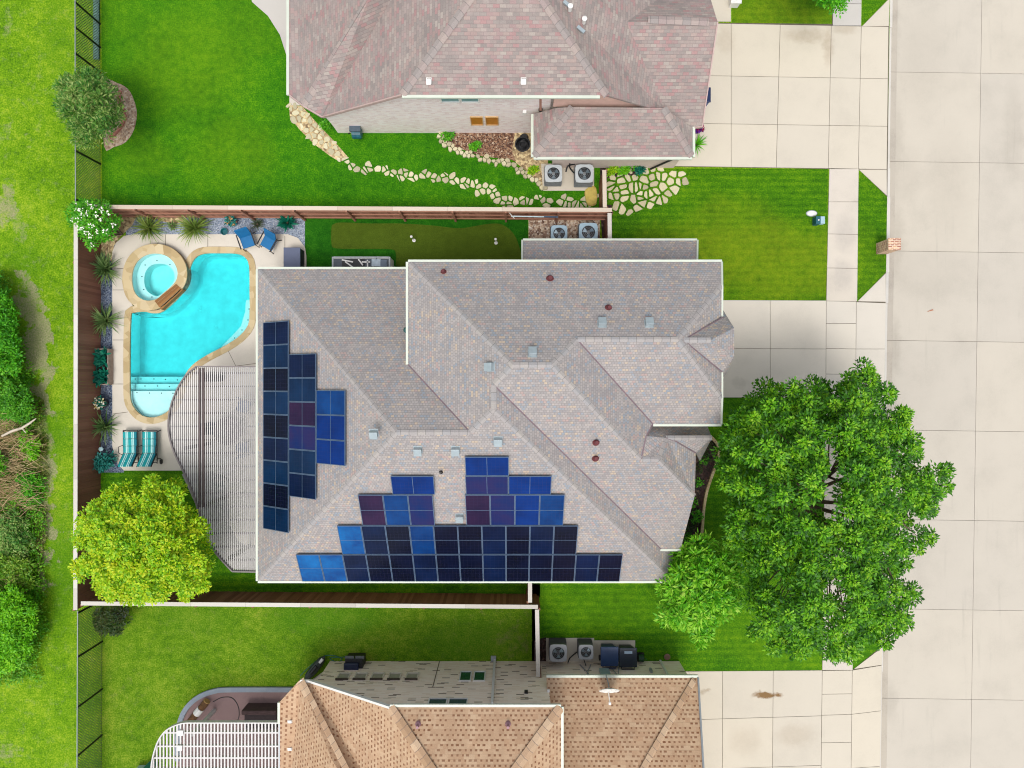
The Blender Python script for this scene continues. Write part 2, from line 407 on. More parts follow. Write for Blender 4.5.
k['meadow'] = lawnmat('meadow', (58, 102, 4), (102, 146, 8), (160, 178, 44), fine=13, sprinkle=.66, p2=(62, 118, 8), p2list=[(55, 560, 16, 60, .8), (50, 440, 14, 40, .6), (60, 30, 12, 40, .5), (25, 290, 14, 60, .6)],
    plist=[(8, 25, 9, 22, .9), (26, 45, 10, 10, .6), (33, 95, 10, 12, .8), (6, 135, 9, 12, .9), (10, 168, 10, 8, .7), (36, 165, 8, 8, .5), (6, 205, 8, 20, 1.1), (18, 225, 9, 14, .9), (38, 262, 14, 10, .8), (30, 300, 9, 24, 1.15), (36, 340, 10, 34, 1.5), (42, 395, 7, 20, 1.3), (46, 470, 8, 20, 1.2), (46, 520, 7, 26, 1.3), (44, 560, 7, 30, 1.3), (66, 18, 4, 9, .6), (30, 690, 12, 8, .6), (26, 705, 14, 9, .8), (10, 752, 16, 12, .95), (45, 745, 12, 10, .5), (20, 450, 30, 60, 1.0), (10, 500, 20, 50, .9)], pcol=(172, 160, 132))
k['turf'] = lawnmat('turf', (16, 66, 6), (30, 96, 8), (58, 124, 20), fine=20)
k['putting'] = lawnmat('putting', (62, 80, 14), (72, 92, 18), (84, 104, 26), fine=26)
k['street'] = concrete('street', (188, 181, 168), .06, stain=[(896, 20, 6, 60, 0.25), (897, 150, 9, 60, 0.35), (896, 240, 12, 40, 0.4), (905, 175, 20, 30, 0.225), (896, 345, 7, 30, 0.4), (925, 60, 30, 50, 0.175), (950, 190, 25, 60, 0.175), (1015, 130, 12, 50, 0.275), (892, 705, 8, 20, 0.3), (930, 270, 60, 30, 0.15), (893, 420, 6, 60, 0.25)], scol=(140, 132, 120), wear=.12, streak=True)
k['gutterpan'] = concrete('gutterpan', (176, 168, 155), .12, wear=.4, streak=True)
k['kerb'] = concrete('kerb', (198, 194, 186), .08, wear=.3)
k['drive'] = concrete('drive', (198, 190, 174), .05, stain=[(806, 36, 26, 8, 0.33), (828, 45, 6, 22, 0.36), (725, 40, 10, 16, 0.24), (845, 28, 14, 8, 0.3), (765, 695, 13, 3.4, 1.6), (778, 695, 6, 2.5, 1.3), (705, 691, 6, 2.4, 0.48), (795, 735, 22, 12, 0.24), (745, 740, 18, 16, 0.18)], scol=(126, 98, 64), wear=.1)
k['drive_main'] = concrete('drive_main', (204, 197, 184), .05, stain=[(740, 383, 8, 5, .3)], scol=(140, 132, 118), wear=.12)
k['walk'] = concrete('walk', (198, 190, 178), .08, stain=[(845, 235, 12, 20, .5), (842, 275, 12, 18, .5)], scol=(160, 154, 148), wear=.14)
k['walk_pale'] = concrete('walk_pale', (186, 182, 176), .06, wear=.2)
k['joint'] = plain('joint', (96, 88, 74), .95, var=.25, scale=3)
k['deck'] = concrete('deck', (206, 199, 186), .06, wear=.16)
k['deck_grey'] = concrete('patio_grey', (150, 146, 142), .1, wear=.3)  # darker grey ground tone than the deck
k['slate'] = gravel('slate_gravel', [(44, 56, 74), (70, 84, 106), (96, 110, 132), (126, 136, 150), (58, 70, 90)], 20)
k['bluegravel'] = gravel('blue_gravel', [(110, 124, 144), (134, 146, 164), (160, 170, 184), (96, 108, 126), (176, 182, 190)], 20)
k['river'] = gravel('river_rock', [(120, 92, 74), (176, 150, 126), (206, 190, 168), (96, 70, 56), (158, 130, 110), (214, 204, 190)], 12)
k['tanrock'] = gravel('tan_rock', [(150, 126, 92), (196, 172, 128), (214, 196, 150), (120, 98, 70), (190, 168, 126)], 9.5)
k['mulch'] = gravel('mulch', [(62, 36, 24), (92, 60, 42), (128, 90, 66), (160, 128, 100), (76, 48, 36), (196, 174, 150)], 17)
k['darkmulch'] = gravel('dark_mulch', [(28, 20, 18), (48, 30, 26), (70, 42, 36), (36, 24, 22), (96, 76, 66)], 11)
k['treebed'] = gravel('tree_bed', [(150, 122, 96), (178, 152, 126), (196, 176, 150), (132, 104, 84), (204, 188, 166)], 12)
fv = ((.66, .64, .62), (.88, .86, .82), (1, 1, 1))
k['flag'] = concrete('flagstone', (204, 196, 164), .2, wear=.45, slab=fv)
k['flag2'] = concrete('flagstone_pale', (210, 204, 172), .2, wear=.4, slab=fv)
k['coping'] = gravel('coping', [(170, 148, 106), (188, 168, 128), (196, 178, 140), (178, 158, 116), (162, 140, 100), (200, 184, 148)], 2.6, .003)
k['fence'] = woodboard('fence_board', [(112, 74, 60), (122, 82, 66), (132, 90, 73), (142, 98, 80)])
k['fence_red'] = woodboard('fence_board_red', [(120, 80, 64), (142, 98, 80), (158, 114, 94), (170, 126, 106)])
k['fence_dark'] = woodboard('fence_board_dark', [(100, 62, 46), (122, 82, 62), (142, 100, 78)])
k['cap'] = woodboard('fence_cap', [(176, 170, 160), (190, 184, 174), (202, 197, 188)])
k['cap_tan'] = woodboard('fence_cap_tan', [(180, 164, 146), (194, 178, 160), (204, 192, 176)])
k['gutter'] = plain('gutter_paint', (196, 203, 188), .45, var=.05, scale=2)
k['white'] = plain('white_paint', (218, 217, 212), .5, var=.05, scale=3)
k['grey'] = plain('grey_metal', (150, 156, 160), .45, .3, .1)
k['vent'] = plain('vent_metal', (158, 170, 174), .4, .3, .08)
k['black'] = plain('black_metal', (20, 20, 22), .45, .2, .2)
k['blackpl'] = plain('black_plastic', (24, 25, 28), .5, 0, .2)
k['redpipe'] = plain('red_pipe', (96, 40, 44), .7, 0, .25)
k['dkgreen'] = plain('dark_green_wire', (30, 52, 40), .5, .2, .15)
k['glass'] = plain('window_glass', (30, 44, 54), .08, 0, .15); 
k['steel'] = plain('stainless', (176, 182, 186), .3, .8, .08)

main_pal = [(168, 163, 160), (160, 155, 153), (172, 166, 162), (156, 152, 151), (166, 161, 158), (174, 166, 160), (158, 153, 152), (170, 165, 162), (150, 155, 161), (164, 159, 156), (188, 172, 154), (177, 157, 152), (148, 156, 164), (162, 157, 155), (154, 150, 150), (170, 163, 160)]
k['roof'] = shingle('grey_shingle', main_pal, .118, .102, (130, 123, 122), .007, blot=(172, 166, 163), streak=.1, bumpk=.35)
k['roofcap'] = capmat('grey_ridge', [(166, 161, 158), (161, 156, 154), (169, 163, 158), (163, 158, 156), (159, 157, 157), (165, 159, 156)])
k['valley'] = plain('valley_metal', (116, 98, 104), .6, 0, .2)
north_pal = [(158, 146, 141), (166, 155, 149), (170, 138, 136), (152, 143, 138), (160, 148, 142), (168, 147, 142), (148, 139, 135), (172, 162, 154), (164, 142, 139), (164, 152, 146), (156, 147, 142), (170, 153, 146)]
k['roofn'] = shingle('rose_shingle', north_pal, .24, .13, (138, 124, 122), .006, blot=(166, 146, 143), streak=.14)
k['roofncap'] = capmat('rose_ridge', [(162, 148, 143), (155, 146, 142), (168, 154, 147), (160, 145, 141), (153, 145, 141)], .32)
k['roofs'] = dashed('tan_shingle', (194, 158, 126), (210, 180, 148), (124, 86, 62))
k['roofscap'] = capmat('tan_ridge', [(192, 160, 130), (176, 144, 114), (204, 176, 146), (184, 152, 122), (196, 166, 136)], .32)
k['brickn'] = brickwall('pale_pink_brick', [(232, 218, 214), (236, 226, 222), (240, 232, 230), (224, 206, 202), (238, 228, 222), (234, 220, 218), (228, 214, 212), (240, 234, 230)], .2, .075, (234, 226, 222), .008)
k['bricks'] = brickwall('cream_brick', [(250, 232, 212)] * 6 + [(252, 237, 219)] * 6 + [(244, 225, 203)] * 4 + [(140, 126, 110), (214, 196, 172)], .34, .085, (242, 230, 212), .006)
k['brickm'] = brickwall('tan_brick', [(170, 148, 124), (186, 162, 136), (160, 136, 112), (192, 172, 148)], .2, .075, (196, 188, 172))
k['stonem'] = brickwall('mailbox_brick', [(170, 116, 96), (190, 142, 116), (206, 170, 136), (156, 100, 86), (198, 158, 124)], .2, .075, (214, 198, 174), .014)

# ------------------------------------------------------------------ the ground and the paving
# pool and spa outlines (plan points at ground level)
pool_px = [(131, 316), (134, 312.5), (145, 311.5), (152, 313), (160, 312.5), (168, 307.5), (180, 296), (186, 287.5), (189, 279), (190, 268), (195, 258), (204, 253.5), (220, 253), (236, 253.5), (245, 257), (249.5, 266), (250, 290), (250, 312), (248.5, 325), (240, 336), (226, 345.5), (206, 356), (192, 366), (184, 378), (179, 392), (174, 404), (166, 413), (154, 417.5), (143, 416), (135, 409), (130.5, 399), (130, 380), (130, 345)]
spa_in = [(131.5, 281), (132.5, 270), (137, 261), (145, 255), (155, 253), (165, 255), (173, 261), (177.5, 270), (177, 279), (172, 286), (164, 293), (157, 299), (148, 301), (140, 298.5), (134, 292)]
pool_xy = [Vector(v[:2]) for v in smooth_loop(pp(pool_px), 3)]
spa_xy = [Vector(v[:2]) for v in smooth_loop(pp(spa_in), 3)]
spa_out = offset_loop(spa_xy, .40)
hole_px = [(127.5, 345), (127.5, 318), (130, 311), (133, 306), (129, 298), (127, 288), (127, 272), (132, 260), (141, 251), (155, 248.5), (168, 251), (177, 259), (182, 268), (185, 272), (188, 262), (193, 254), (204, 250.5), (236, 251), (247, 254), (252, 264), (253, 290), (253, 312), (251, 327), (242, 339), (228, 349), (208, 359), (195, 369), (188, 379), (183, 393), (177, 406), (167, 416), (154, 420.5), (141, 419), (132, 411), (127.5, 399)]
hole_all = [Vector(v[:2]) for v in pp(hole_px)]
kx = lambda y: 890 - 11.2 * y / 768.0          # the kerb line on the survey
BIG = 900.0
kt, kb = P(kx(-260), -260), P(kx(1030), 1030)
dirk = (kb - kt).normalized(); kA = kt - dirk * 700; kB = kb + dirk * 700
sheet('ground', [[(-BIG, -BIG), (BIG, -BIG), (BIG, BIG), (-BIG, BIG)], hole_all], -.19, k['meadow'])
land = sheet('meadow', [[(-BIG, kA.y), (kA.x, kA.y), (kB.x, kB.y), (-BIG, kB.y)], hole_all], 0, k['meadow'])
# street: slabs with open joints over a dark bed
RX = dirk.cross(Vector((0, 0, 1))); RX = RX if RX.x > 0 else -RX
sb = kt + RX * .15; st = [sb - dirk * 200, sb - dirk * 200 + RX * 12.5, sb + dirk * 300 + RX * 12.5, sb + dirk * 300]
sheet('street_base', [st], -.155, k['joint'])
mb = MB()
jx = [0, .30]
x983 = (P(978, 384) - P(kx(384), 384)).length
cols = [(.15, .42, True), (.42, x983, False), (x983, x983 + 4.0, False), (x983 + 4.0, x983 + 8.0, False)]
rows = [-1190 + 89.8 * i for i in range(0, 33)]
slabs = MB(); pan = MB(); g = .0075
for i in range(len(rows) - 1):
    y0, y1 = rows[i] + 3.5, rows[i + 1] + 3.5
    a, b = P(kx(y0), y0), P(kx(y1), y1); d = (b - a).normalized()
    for (u0, u1, ispan) in cols:
        g0 = g; ll = a + RX * (u0 + (.002 if ispan or u0 < .5 else g)); tgt = pan if ispan else slabs
        e0 = u0 + (.002 if u0 < .5 else g); e1 = u1 - (.0 if ispan else g)
        q = [a + RX * e0 + d * g, a + RX * e1 + d * g, b + RX * e1 - d * g, b + RX * e0 - d * g]
        tgt.prism(q, -.15, -.12)
struct(slabs.build('street', k['street'])); struct(pan.build('gutter_pan', k['gutterpan']))
# far side of the street, out of the picture
far = [sb - dirk * 200 + RX * 8.3, sb - dirk * 200 + RX * 60, sb + dirk * 300 + RX * 60, sb + dirk * 300 + RX * 8.3]
sheet('far_verge', [far], -.11, k['lawn_front'])
# kerb, dropped where the driveways cross it
def kerb(y0, y1, top):
    a, b = P(kx(y0), y0), P(kx(y1), y1)
    m = MB().prism([a, a + RX * .148, b + RX * .148, b], -.17, top)
    return m
kmb = MB()
for y0, y1, tp in [(-900, -6, .012), (-6, 27, -.03), (27, 168, -.09), (168, 197, -.03), (197, 272, .012), (272, 303, -.03), (303, 399, -.09), (399, 425, -.03), (425, 646, .012), (646, 672, -.03), (672, 830, -.09), (830, 1600, .012)]:
    q = kerb(y0, y1, tp); i = len(kmb.v); kmb.v += q.v; kmb.f += [[a + i for a in f] for f in q.f]
struct(kmb.build('kerb', k['kerb'], bevel=.015))
# lawns
Z1 = .004
sheet('lawn_north', [pp([(101, -160), (292, -160), (292, 104), (318, 112), (340, 126), (606, 126), (606, 213), (102, 213)])], Z1, k['lawn_deep'])
sheet('lawn_front', [pp([(604, 168.5), (828, 169), (826, 301), (604, 301)])], Z1, k['lawn_front'])
sheet('lawn_strip', [pp([(858.5, 169.5), (887, 196), (886, 272), (857, 302)])], Z1, k['lawn_front'])
sheet('lawn_top', [pp([(732, -160), (833, -160), (832, 24), (732, 23)])], Z1, k['lawn_front'])
sheet('lawn_top_strip', [pp([(862, 26), (891, -4), (893, -150), (863, -150)])], Z1, k['lawn_front'])
sheet('lawn_side', [pp([(532, 584), (665, 584), (690, 396), (825, 396), (822, 670.5), (532, 672)])], Z1, k['lawn_side'])
sheet('lawn_side_strip', [pp([(855, 398), (883, 424), (882, 647), (852.5, 670)])], Z1, k['lawn_side'])
sheet('lawn_south', [pp([(101, 597), (537, 597), (537, 663), (330, 663), (282, 720), (282, 900), (101, 900)])], Z1, k['lawn_south'])
sheet('lawn_back', [pp([(100, 466), (262, 466), (262, 580), (540, 580), (540, 597), (100, 597)])], Z1, k['lawn_side'])
sheet('turf', [pp([(304.5, 214), (528, 214), (528, 290), (304.5, 290)])], Z1, k['turf'])
put = smooth_loop(pp([(331.5, 228), (334, 224), (342, 222.5), (370, 223.5), (400, 223.5), (432, 225.5), (457, 228.3), (470, 227), (488, 224), (502, 224.5), (513, 233), (519, 246), (520, 262), (500, 285), (430, 285), (399, 270), (396, 255), (392, 249.5), (365, 249), (336, 248.5), (331.5, 243)]), 3)
sheet('putting_green', [[Vector(p[:2]) for p in put]], .012, k['putting'])
fr = offset_loop(put, .05); o = MB().ring([p[:2] for p in put], [p[:2] for p in fr], .004, .03).build('putting_fringe', k['turf']); struct(o)
# driveways and walks: separate slabs, open joints
def slabset(name, quads, mat, z=.03, g=.010):
    m = MB()
    for q in quads:
        w = pp(q); c = sum(w, Vector()) / len(w)
        n = len(w); ins = []
        ar = sum(w[i].x * w[(i+1) % n].y - w[(i+1) % n].x * w[i].y for i in range(n))
        if ar < 0: w = w[::-1]
        poly = [Vector(v[:2]) for v in w]
        for i in range(n):
            a, b = Vector(w[i][:2]), Vector(w[(i+1) % n][:2]); d = (b - a).normalized(); nn = Vector((d.y, -d.x))
            poly = clip(poly, nn, nn.dot(a) - g)
        if len(poly) > 2: m.prism(poly, .005, z)
    return struct(m.build(name, mat))
def lerp(a, b, t): return a + (b - a) * t
def gridq(xs_top, xs_bot, ys_l, ys_r, ytop=None):       # quads of a slightly skewed slab grid
    out = []; nx = len(xs_top); ny = len(ys_l)
    x0, x1 = xs_top[0], xs_top[-1]
    def pt(i, j):
        t = (xs_top[i] - x0) / (x1 - x0); y = lerp(ys_l[j], ys_r[j], t)
        s = (ys_l[j] - ys_l[0]) / (ys_l[-1] - ys_l[0]); return (lerp(xs_top[i], xs_bot[i], s), y)
    for i in range(nx - 1):
        for j in range(ny - 1): out.append([pt(i, j), pt(i+1, j), pt(i+1, j+1), pt(i, j+1)])
    return out
base = [[(660, -60), (732, -60), (732, 23), (893, 26), (889, -4), (884.5, 196), (858, 169.5), (660, 167)]]
sheet('drive_base', [pp([(640, 22), (832, 24), (862, 26), (889.5, -2), (887.3, 197), (858.5, 169.5), (640, 166)])], .006, k['joint'])
sheet('drive_base', [pp([(700, 300), (857, 302), (886, 272), (883.6, 424), (855, 398.5), (700, 397)])], .006, k['joint'])
sheet('drive_base', [pp([(680, 671), (852, 670.3), (882, 646), (877, 900), (680, 900)])], .006, k['joint'])
sheet('walk_base', [pp([(829, 168), (858.5, 168), (857, 303), (826, 302)])], .006, k['joint'])
sheet('walk_base', [pp([(825, 397), (855, 397), (852.5, 671), (822, 671)])], .006, k['joint'])
sheet('walk_base', [pp([(833, -160), (863, -160), (861, 28), (832, 28)])], .006, k['joint'])
slabset('driveway_north', gridq([655, 731, 780, 831, 861, 888.3], [655, 731, 776, 828, 858, 886.5], [22.5, 75, 123, 166], [27, 79, 126.5, 169.5]) + [[(861.5, 26.6), (889.6, -2), (888.6, 26.6)], [(858.3, 169.6), (886.5, 169.6), (886.7, 196)], [(655, -60), (731, -60), (731, 22), (655, 22)]], k['drive'])
mq = gridq([700, 770, 826], [700, 770, 825.5], [300, 348.5, 397.5], [300.5, 349, 398])
mq += gridq([826, 856], [825.5, 855.3], [301, 323.5, 348.5, 374, 398], [301.5, 323.5, 349, 374.5, 398.3])
mq += gridq([856, 885.5], [855.3, 884], [302, 349, 398], [303, 349, 398]) + [[(857, 301.5), (885.6, 273), (885.5, 302)], [(855.3, 398.5), (884, 398.5), (883.6, 423)]]
slabset('driveway_main', mq, k['drive_main'])
sq = gridq([640, 722.5, 773, 822], [640, 722, 771.5, 819.5], [671.5, 721, 771, 821, 880], [670, 715.5, 765, 815, 875])
sq += gridq([822, 852], [819.5, 849.5], [670.4, 694, 715, 742.5, 768, 800, 840, 880], [670, 693.5, 714, 742, 768, 800, 840, 880])
sq += gridq([852, 881.5], [849.5, 878], [670, 714, 768, 820, 880], [665, 710.5, 766, 820, 880]) + [[(853, 669), (881.9, 647), (881.6, 664.8)]]
slabset('driveway_south', sq, k['drive'])
slabset('sidewalk', gridq([829, 858.5], [826, 857], [169, 202, 234, 268, 301], [169, 202, 234.5, 268.5, 301.5]) + gridq([825, 855], [822, 852.5], [398.5, 432, 466, 500, 534, 568, 602, 636, 670], [398.5, 432, 466, 500, 534, 568, 602, 636, 670]), k['walk'])
slabset('sidewalk_top', gridq([834.5, 864], [832.3, 861], [-160, -125, -90, -60, -30, 4, 26], [-160, -125, -90, -60, -30, 4, 26]), k['walk_pale'])
# flagstone walks round the north house
path_a = [(289, 105), (302, 106), (316, 122), (334, 141), (348, 157), (362, 164), (380, 166), (410, 171), (440, 172), (470, 178), (494, 188), (506, 197), (520, 196), (560, 196), (598, 194), (600, 207), (500, 207), (488, 199), (466, 189), (440, 183.5), (410, 181), (385, 177.5), (362, 173), (345, 165), (330, 156), (314, 144), (300, 130), (290, 118)]
struct(stones([Vector(p[:2]) for p in pp(path_a)], .29, .06, .0, .035, jit=.46, seed=6, drop=.03).build('flagstone_path', k['flag2']))
sheet('path_joint', [pp([(289, 105), (302, 106), (316, 122), (334, 141), (348, 157), (340, 162), (330, 156), (314, 144), (300, 130), (290, 118)])], .0085, k['tanrock'])
path_b = [(607, 170), (640, 166), (684.5, 167.5), (684.5, 178), (682, 188), (672, 197), (656, 205), (640, 211), (614, 218), (611, 206), (608, 190)]
struct(stones([Vector(p[:2]) for p in pp(path_b)], .37, .085, .0, .03, jit=.5, seed=9, drop=.07).build('flagstone_walk', k['flag']))
sheet('path_edge_slab', [pp([(289.5, 92), (296, 92), (304, 105.5), (289.5, 105.5)])], .02, k['walk'])
sheet('side_patio', [pp([(246, -60), (293, -60), (293, 100), (288, 60), (280, 35), (268, 16), (252, 2)])], .02, k['walk_pale'])
# planting beds
sheet('bed_west', [pp([(99, 236), (118, 236), (116, 262), (114, 300), (114, 449), (124, 470), (124, 472.5), (101, 472.5)])], .008, k['slate'])
sheet('bed_corner', [pp([(99, 214), (138, 214), (132, 226), (121, 236), (114, 246), (112, 262), (106, 256), (99, 250)])], .013, k['tanrock'])
sheet('bed_north', [pp([(126, 214), (305, 214), (305, 252), (290, 236), (126, 236)])], .0085, k['bluegravel'])
sheet('rock_strip', [pp([(150, 214), (182, 214), (186, 221), (176, 224), (160, 221)])], .0125, k['tanrock'])
sheet('rock_bed', [pp([(528.5, 213), (600, 213), (600, 262), (528.5, 262)])], .009, k['river'])
sheet('mulch_bed', [pp([(441, 133), (540, 133), (548, 160), (530, 170), (512, 160), (480, 156), (458, 148), (442, 143)])], .009, k['mulch'])
sheet('rock_apron', [pp([(515, 133), (548, 133), (548, 188), (541, 188), (531, 175), (516, 163), (512, 150)])], .0135, k['tanrock'])
sheet('entry_mulch', [pp([(604, 163), (650, 163), (646, 172), (630, 176), (606, 178)])], .0085, k['darkmulch'])
sheet('front_bed', [pp([(690, 500), (694, 462), (700, 445), (711, 436), (718, 446), (716, 462), (706, 490), (703, 520), (700, 545), (680, 556), (680, 520)])], .009, k['darkmulch'])
sheet('side_strip', [pp([(600, 205), (612, 205), (612, 238), (602, 238)])], .0095, k['darkmulch'])
tb = smooth_loop(pp([(104, 84), (117, 83), (128, 89), (134, 100), (137, 114), (134, 130), (126, 142), (114, 147), (104, 146)]), 3)
sheet('tree_bed', [[Vector(p[:2]) for p in tb]], .010, k['treebed'])
sheet('unit_pad', [pp([(541, 164), (594, 164), (594, 191), (543, 191)])], .05, k['drive'])
sheet('unit_slab', [pp([(546, 637.5), (594, 637.5), (594, 662), (546, 662)])], .05, k['drive_main'])
sheet('bin_slab', [pp([(594, 640), (635, 640), (635, 662), (594, 662)])], .045, k['drive'])
sheet('worn_earth', [pp([(534, 640), (546, 637), (546, 663), (534, 663)])], .009, k['darkmulch'])
sheet('fence_soil', [pp([(600, 163), (607, 163), (607, 207), (600, 207)])], .0125, k['darkmulch'])

# pool deck
deck_px = [(112.5, 252), (116, 243), (124, 236), (134, 234.3), (288, 234.3), (298, 238), (305, 247), (306.5, 256), (306.5, 300), (270, 300), (270, 571), (233, 569), (206, 541), (196, 505), (184, 470.5), (124, 470.5), (118, 464), (114, 454), (112.5, 446)]
deck_xy = [Vector(p[:2]) for p in pp(deck_px)]
sheet('pool_deck', [deck_xy, hole_all], .018, k['deck'])
mb = MB()
for a, b in [((165.5, 234.5), (166, 247)), ((208, 234.5), (208, 249)), ((113, 268), (128, 269)), ((113, 290), (126, 290)), ((113, 340), (126, 340)), ((113, 384), (126, 384)), ((113, 414), (128, 412)), ((228, 350), (236, 366)), ((236, 366), (268, 362)), ((222, 470), (222, 380)), ((250, 290), (262, 290)), ((285, 236), (285, 268))]:
    p, q = P(*a), P(*b); d = (q - p).normalized(); n = Vector((-d.y, d.x, 0)) * .011
    mb.poly([v + Vector((0, 0, .0225)) for v in (p + n, p - n, q - n, q + n)])
o = mb.build('deck_joint', k['joint'], fix=False); struct(o); up(o.data)
# ------------------------------------------------------------------ swimming pool and spa
def watermat(name, a, dens, bs=.12):
    m, t, b, o = nt(name); g = geo_pos(t)
    t.nodes.remove(b)
    tr = N(t, 'BsdfTransparent'); gl = N(t, 'BsdfGlossy'); gl.inputs['Roughness'].default_value = .04
    fr = N(t, 'Fresnel'); fr.inputs['IOR'].default_value = 1.33
    mx = N(t, 'MixShader'); L(t, fr.outputs[0], mx.inputs[0]); L(t, tr.outputs[0], mx.inputs[1]); L(t, gl.outputs[0], mx.inputs[2]); L(t, mx.outputs[0], o.inputs[0])
    bp = N(t, 'Bump'); setin(bp, Strength=bs, Distance=.03); L(t, noise(t, g, 5, 3, .6, .6), bp.inputs['Height'])
    L(t, bp.outputs[0], gl.inputs['Normal']); L(t, bp.outputs[0], fr.inputs['Normal'])
    va = N(t, 'VolumeAbsorption'); va.inputs['Color'].default_value = (*a, 1); va.inputs['Density'].default_value = dens
    L(t, va.outputs[0], o.inputs['Volume']); return m
k['water'] = watermat('pool_water', (0, .925, .95), 1.25)
k['spawater'] = watermat('spa_water', (0, .93, .95), .85)
k['plaster'] = plain('pool_plaster', (222, 232, 230), .6, var=.1, scale=2.4)
k['tile'] = plain('dark_tile', (30, 40, 60), .3, 0, .3)
k['spill'] = woodboard('spillway_tile', [(84, 56, 30), (122, 84, 48), (150, 108, 62)])

pool = thing('swimming_pool', 'freeform turquoise swimming pool with tan stone coping and a shallow white sun shelf', 'pool', P(190, 330))
DEEP = -1.18
m = MB(); n = len(pool_xy); lv = [(.02, .0), (.02, -.85), (-.02, -1.02), (-.06, -1.12), (-.11, DEEP)]
for q, (of, z) in enumerate(lv): m.v += [(p[0], p[1], z) for p in offset_loop(pool_xy, of)]
for l in range(len(lv) - 1):
    for q in range(n): m.f.append([l*n + q, l*n + (q+1) % n, (l+1)*n + (q+1) % n, (l+1)*n + q])
m.f.append([(len(lv)-1)*n + q for q in range(n)])
bs_ = m.build('basin', k['plaster'], pool, fix=False, smooth=True); bs_.data.polygons[len(bs_.data.polygons) - 1].use_smooth = False
inn = offset_loop(pool_xy, -.012); outr = offset_loop(pool_xy, .29)
m = MB().ring(inn, outr, -.06, .045); m.build('coping', k['coping'], pool, bevel=.012)
def clipy(poly, ymax=None, ymin=None):
    if ymax is not None: poly = clip(poly, Vector((0, 1)), ymax)
    if ymin is not None: poly = clip(poly, Vector((0, -1)), -ymin)
    return poly
inpool = offset_loop(pool_xy, .006)
def yat(py, z): return P(0, py, z).y
MB().prism(clipy(inpool, ymax=yat(391, -.25)), DEEP, -.25).build('sun_shelf', k['plaster'], pool)
for (ya, z) in ((384, -.48), (376.8, -.72)):
    MB().prism(clipy(inpool, ymax=yat(ya, z), ymin=yat(391 if z > -.5 else 384, z) ), DEEP, z).build('step', k['plaster'], pool)
bench = [(256, 300), (252, 322), (243, 336), (230, 346), (224, 349), (222, 346), (232, 336), (241, 326), (245, 312), (246, 300)]
MB().prism(pp(bench, -.42), DEEP, -.42).build('bench', k['plaster'], pool)
dots = [(141, 379, -.72), (154, 379, -.72), (165.5, 379.5, -.72), (177.5, 380, -.72), (145, 386, -.48), (157.5, 386, -.48), (169.5, 386.5, -.48), (137, 392.7, -.25), (149.5, 393, -.25), (161.5, 393.2, -.25), (173, 393.3, -.25),
        (249, 309, -.42), (248, 320, -.42), (242, 330, -.42), (234.5, 338, -.42)]
for x, y, z in dots: MB().lathe([(.03, -.01), (.03, .006)], P(x, y, z), 8).build('step_marker', k['tile'], pool)
for x, y in ((200, 308.5), (215.5, 327)): MB().lathe([(.11, 0), (.1, .02), (.07, .02), (.06, .008)], P(x, y, DEEP), 14).build('floor_drain', k['plaster'], pool)
MB().prism(offset_loop(pool_xy, .015), DEEP - .05, -.07).build('water', k['water'], pool, smooth=False)

k['spawall'] = gravel('spa_stone', [(96, 84, 70), (130, 114, 92), (150, 132, 104), (84, 76, 68)], 7)
spa = thing('spa_tub', 'raised round spa with tan stone rim spilling into the turquoise pool', 'hot tub', P(155, 277))
SZ = .34
spa_c = P(155, 277)
sp_in = [Vector(((v[0]) , (v[1]))) for v in spa_xy]
kz = (H - SZ) / H
sp_in = [v * kz for v in sp_in]                      # rim traced at its own height
MB().ring(offset_loop(sp_in, -.01), offset_loop(sp_in, .12), -.9, SZ - .05).build('lining', k['plaster'], spa); MB().ring(offset_loop(sp_in, .122), offset_loop(sp_in, .415), -.12, SZ - .051).build('wall', k['spawall'], spa); MB().ring(offset_loop(sp_in, .122), offset_loop(sp_in, .41), -.9, -.121).build('footing', k['plaster'], spa)
MB().ring(offset_loop(sp_in, -.02), offset_loop(sp_in, .43), SZ - .05, SZ).build('coping', k['coping'], spa, bevel=.012)
MB().prism(offset_loop(sp_in, .03), -1.0, -.62).build('floor', k['plaster'], spa)
foot = [P(x, y, -.1).xy for x, y in ((144.5, 283), (145, 274), (149, 267), (156, 264), (166, 264.5), (173, 270), (175, 279), (170, 287), (163, 293), (157.5, 296.5), (151, 294), (146.5, 290))]
foot = [Vector(v[:2]) for v in smooth_loop(foot, 2)]
bo = offset_loop(sp_in, .03)
def nearest_ring(inner, n):   # resample the inner loop to match the outer loop by angle
    c = sum(inner, Vector((0, 0))) / len(inner); out = []
    for v in n:
        an = math.atan2(v[1] - c.y, v[0] - c.x); d = Vector((math.cos(an), math.sin(an))); best = .3
        for a in range(len(inner)):
            p, q = inner[a] - c, inner[(a+1) % len(inner)] - c; e = q - p; den = d.x*e.y - d.y*e.x
            if abs(den) < 1e-9: continue
            t = (p.x*e.y - p.y*e.x)/den; u = (p.x*d.y - p.y*d.x)/den
            if t > 0 and -1e-6 <= u <= 1+1e-6: best = t
        out.append(c + d*best)
    return out
MB().ring(nearest_ring(foot, bo), bo, -.62, -.08).build('seat', k['plaster'], spa)
for x, y in ((157, 260.5), (145.2, 265), (142, 276.5), (143.8, 289.5), (170, 264.5), (152, 297)): MB().lathe([(.028, 0), (.028, .012)], P(x, y, -.08), 8).build('jet', k['tile'], spa)
MB().lathe([(.09, 0), (.085, .02), (.06, .02)], P(155.5, 273.2, -.62), 14).build('floor_drain', k['plaster'], spa)
MB().prism(offset_loop(sp_in, .01), -.63, SZ - .10).build('water', k['spawater'], spa)
m = MB(); q = pp([(154.5, 301), (175.8, 284), (182.6, 289.5), (161, 309.5)], SZ + .03)
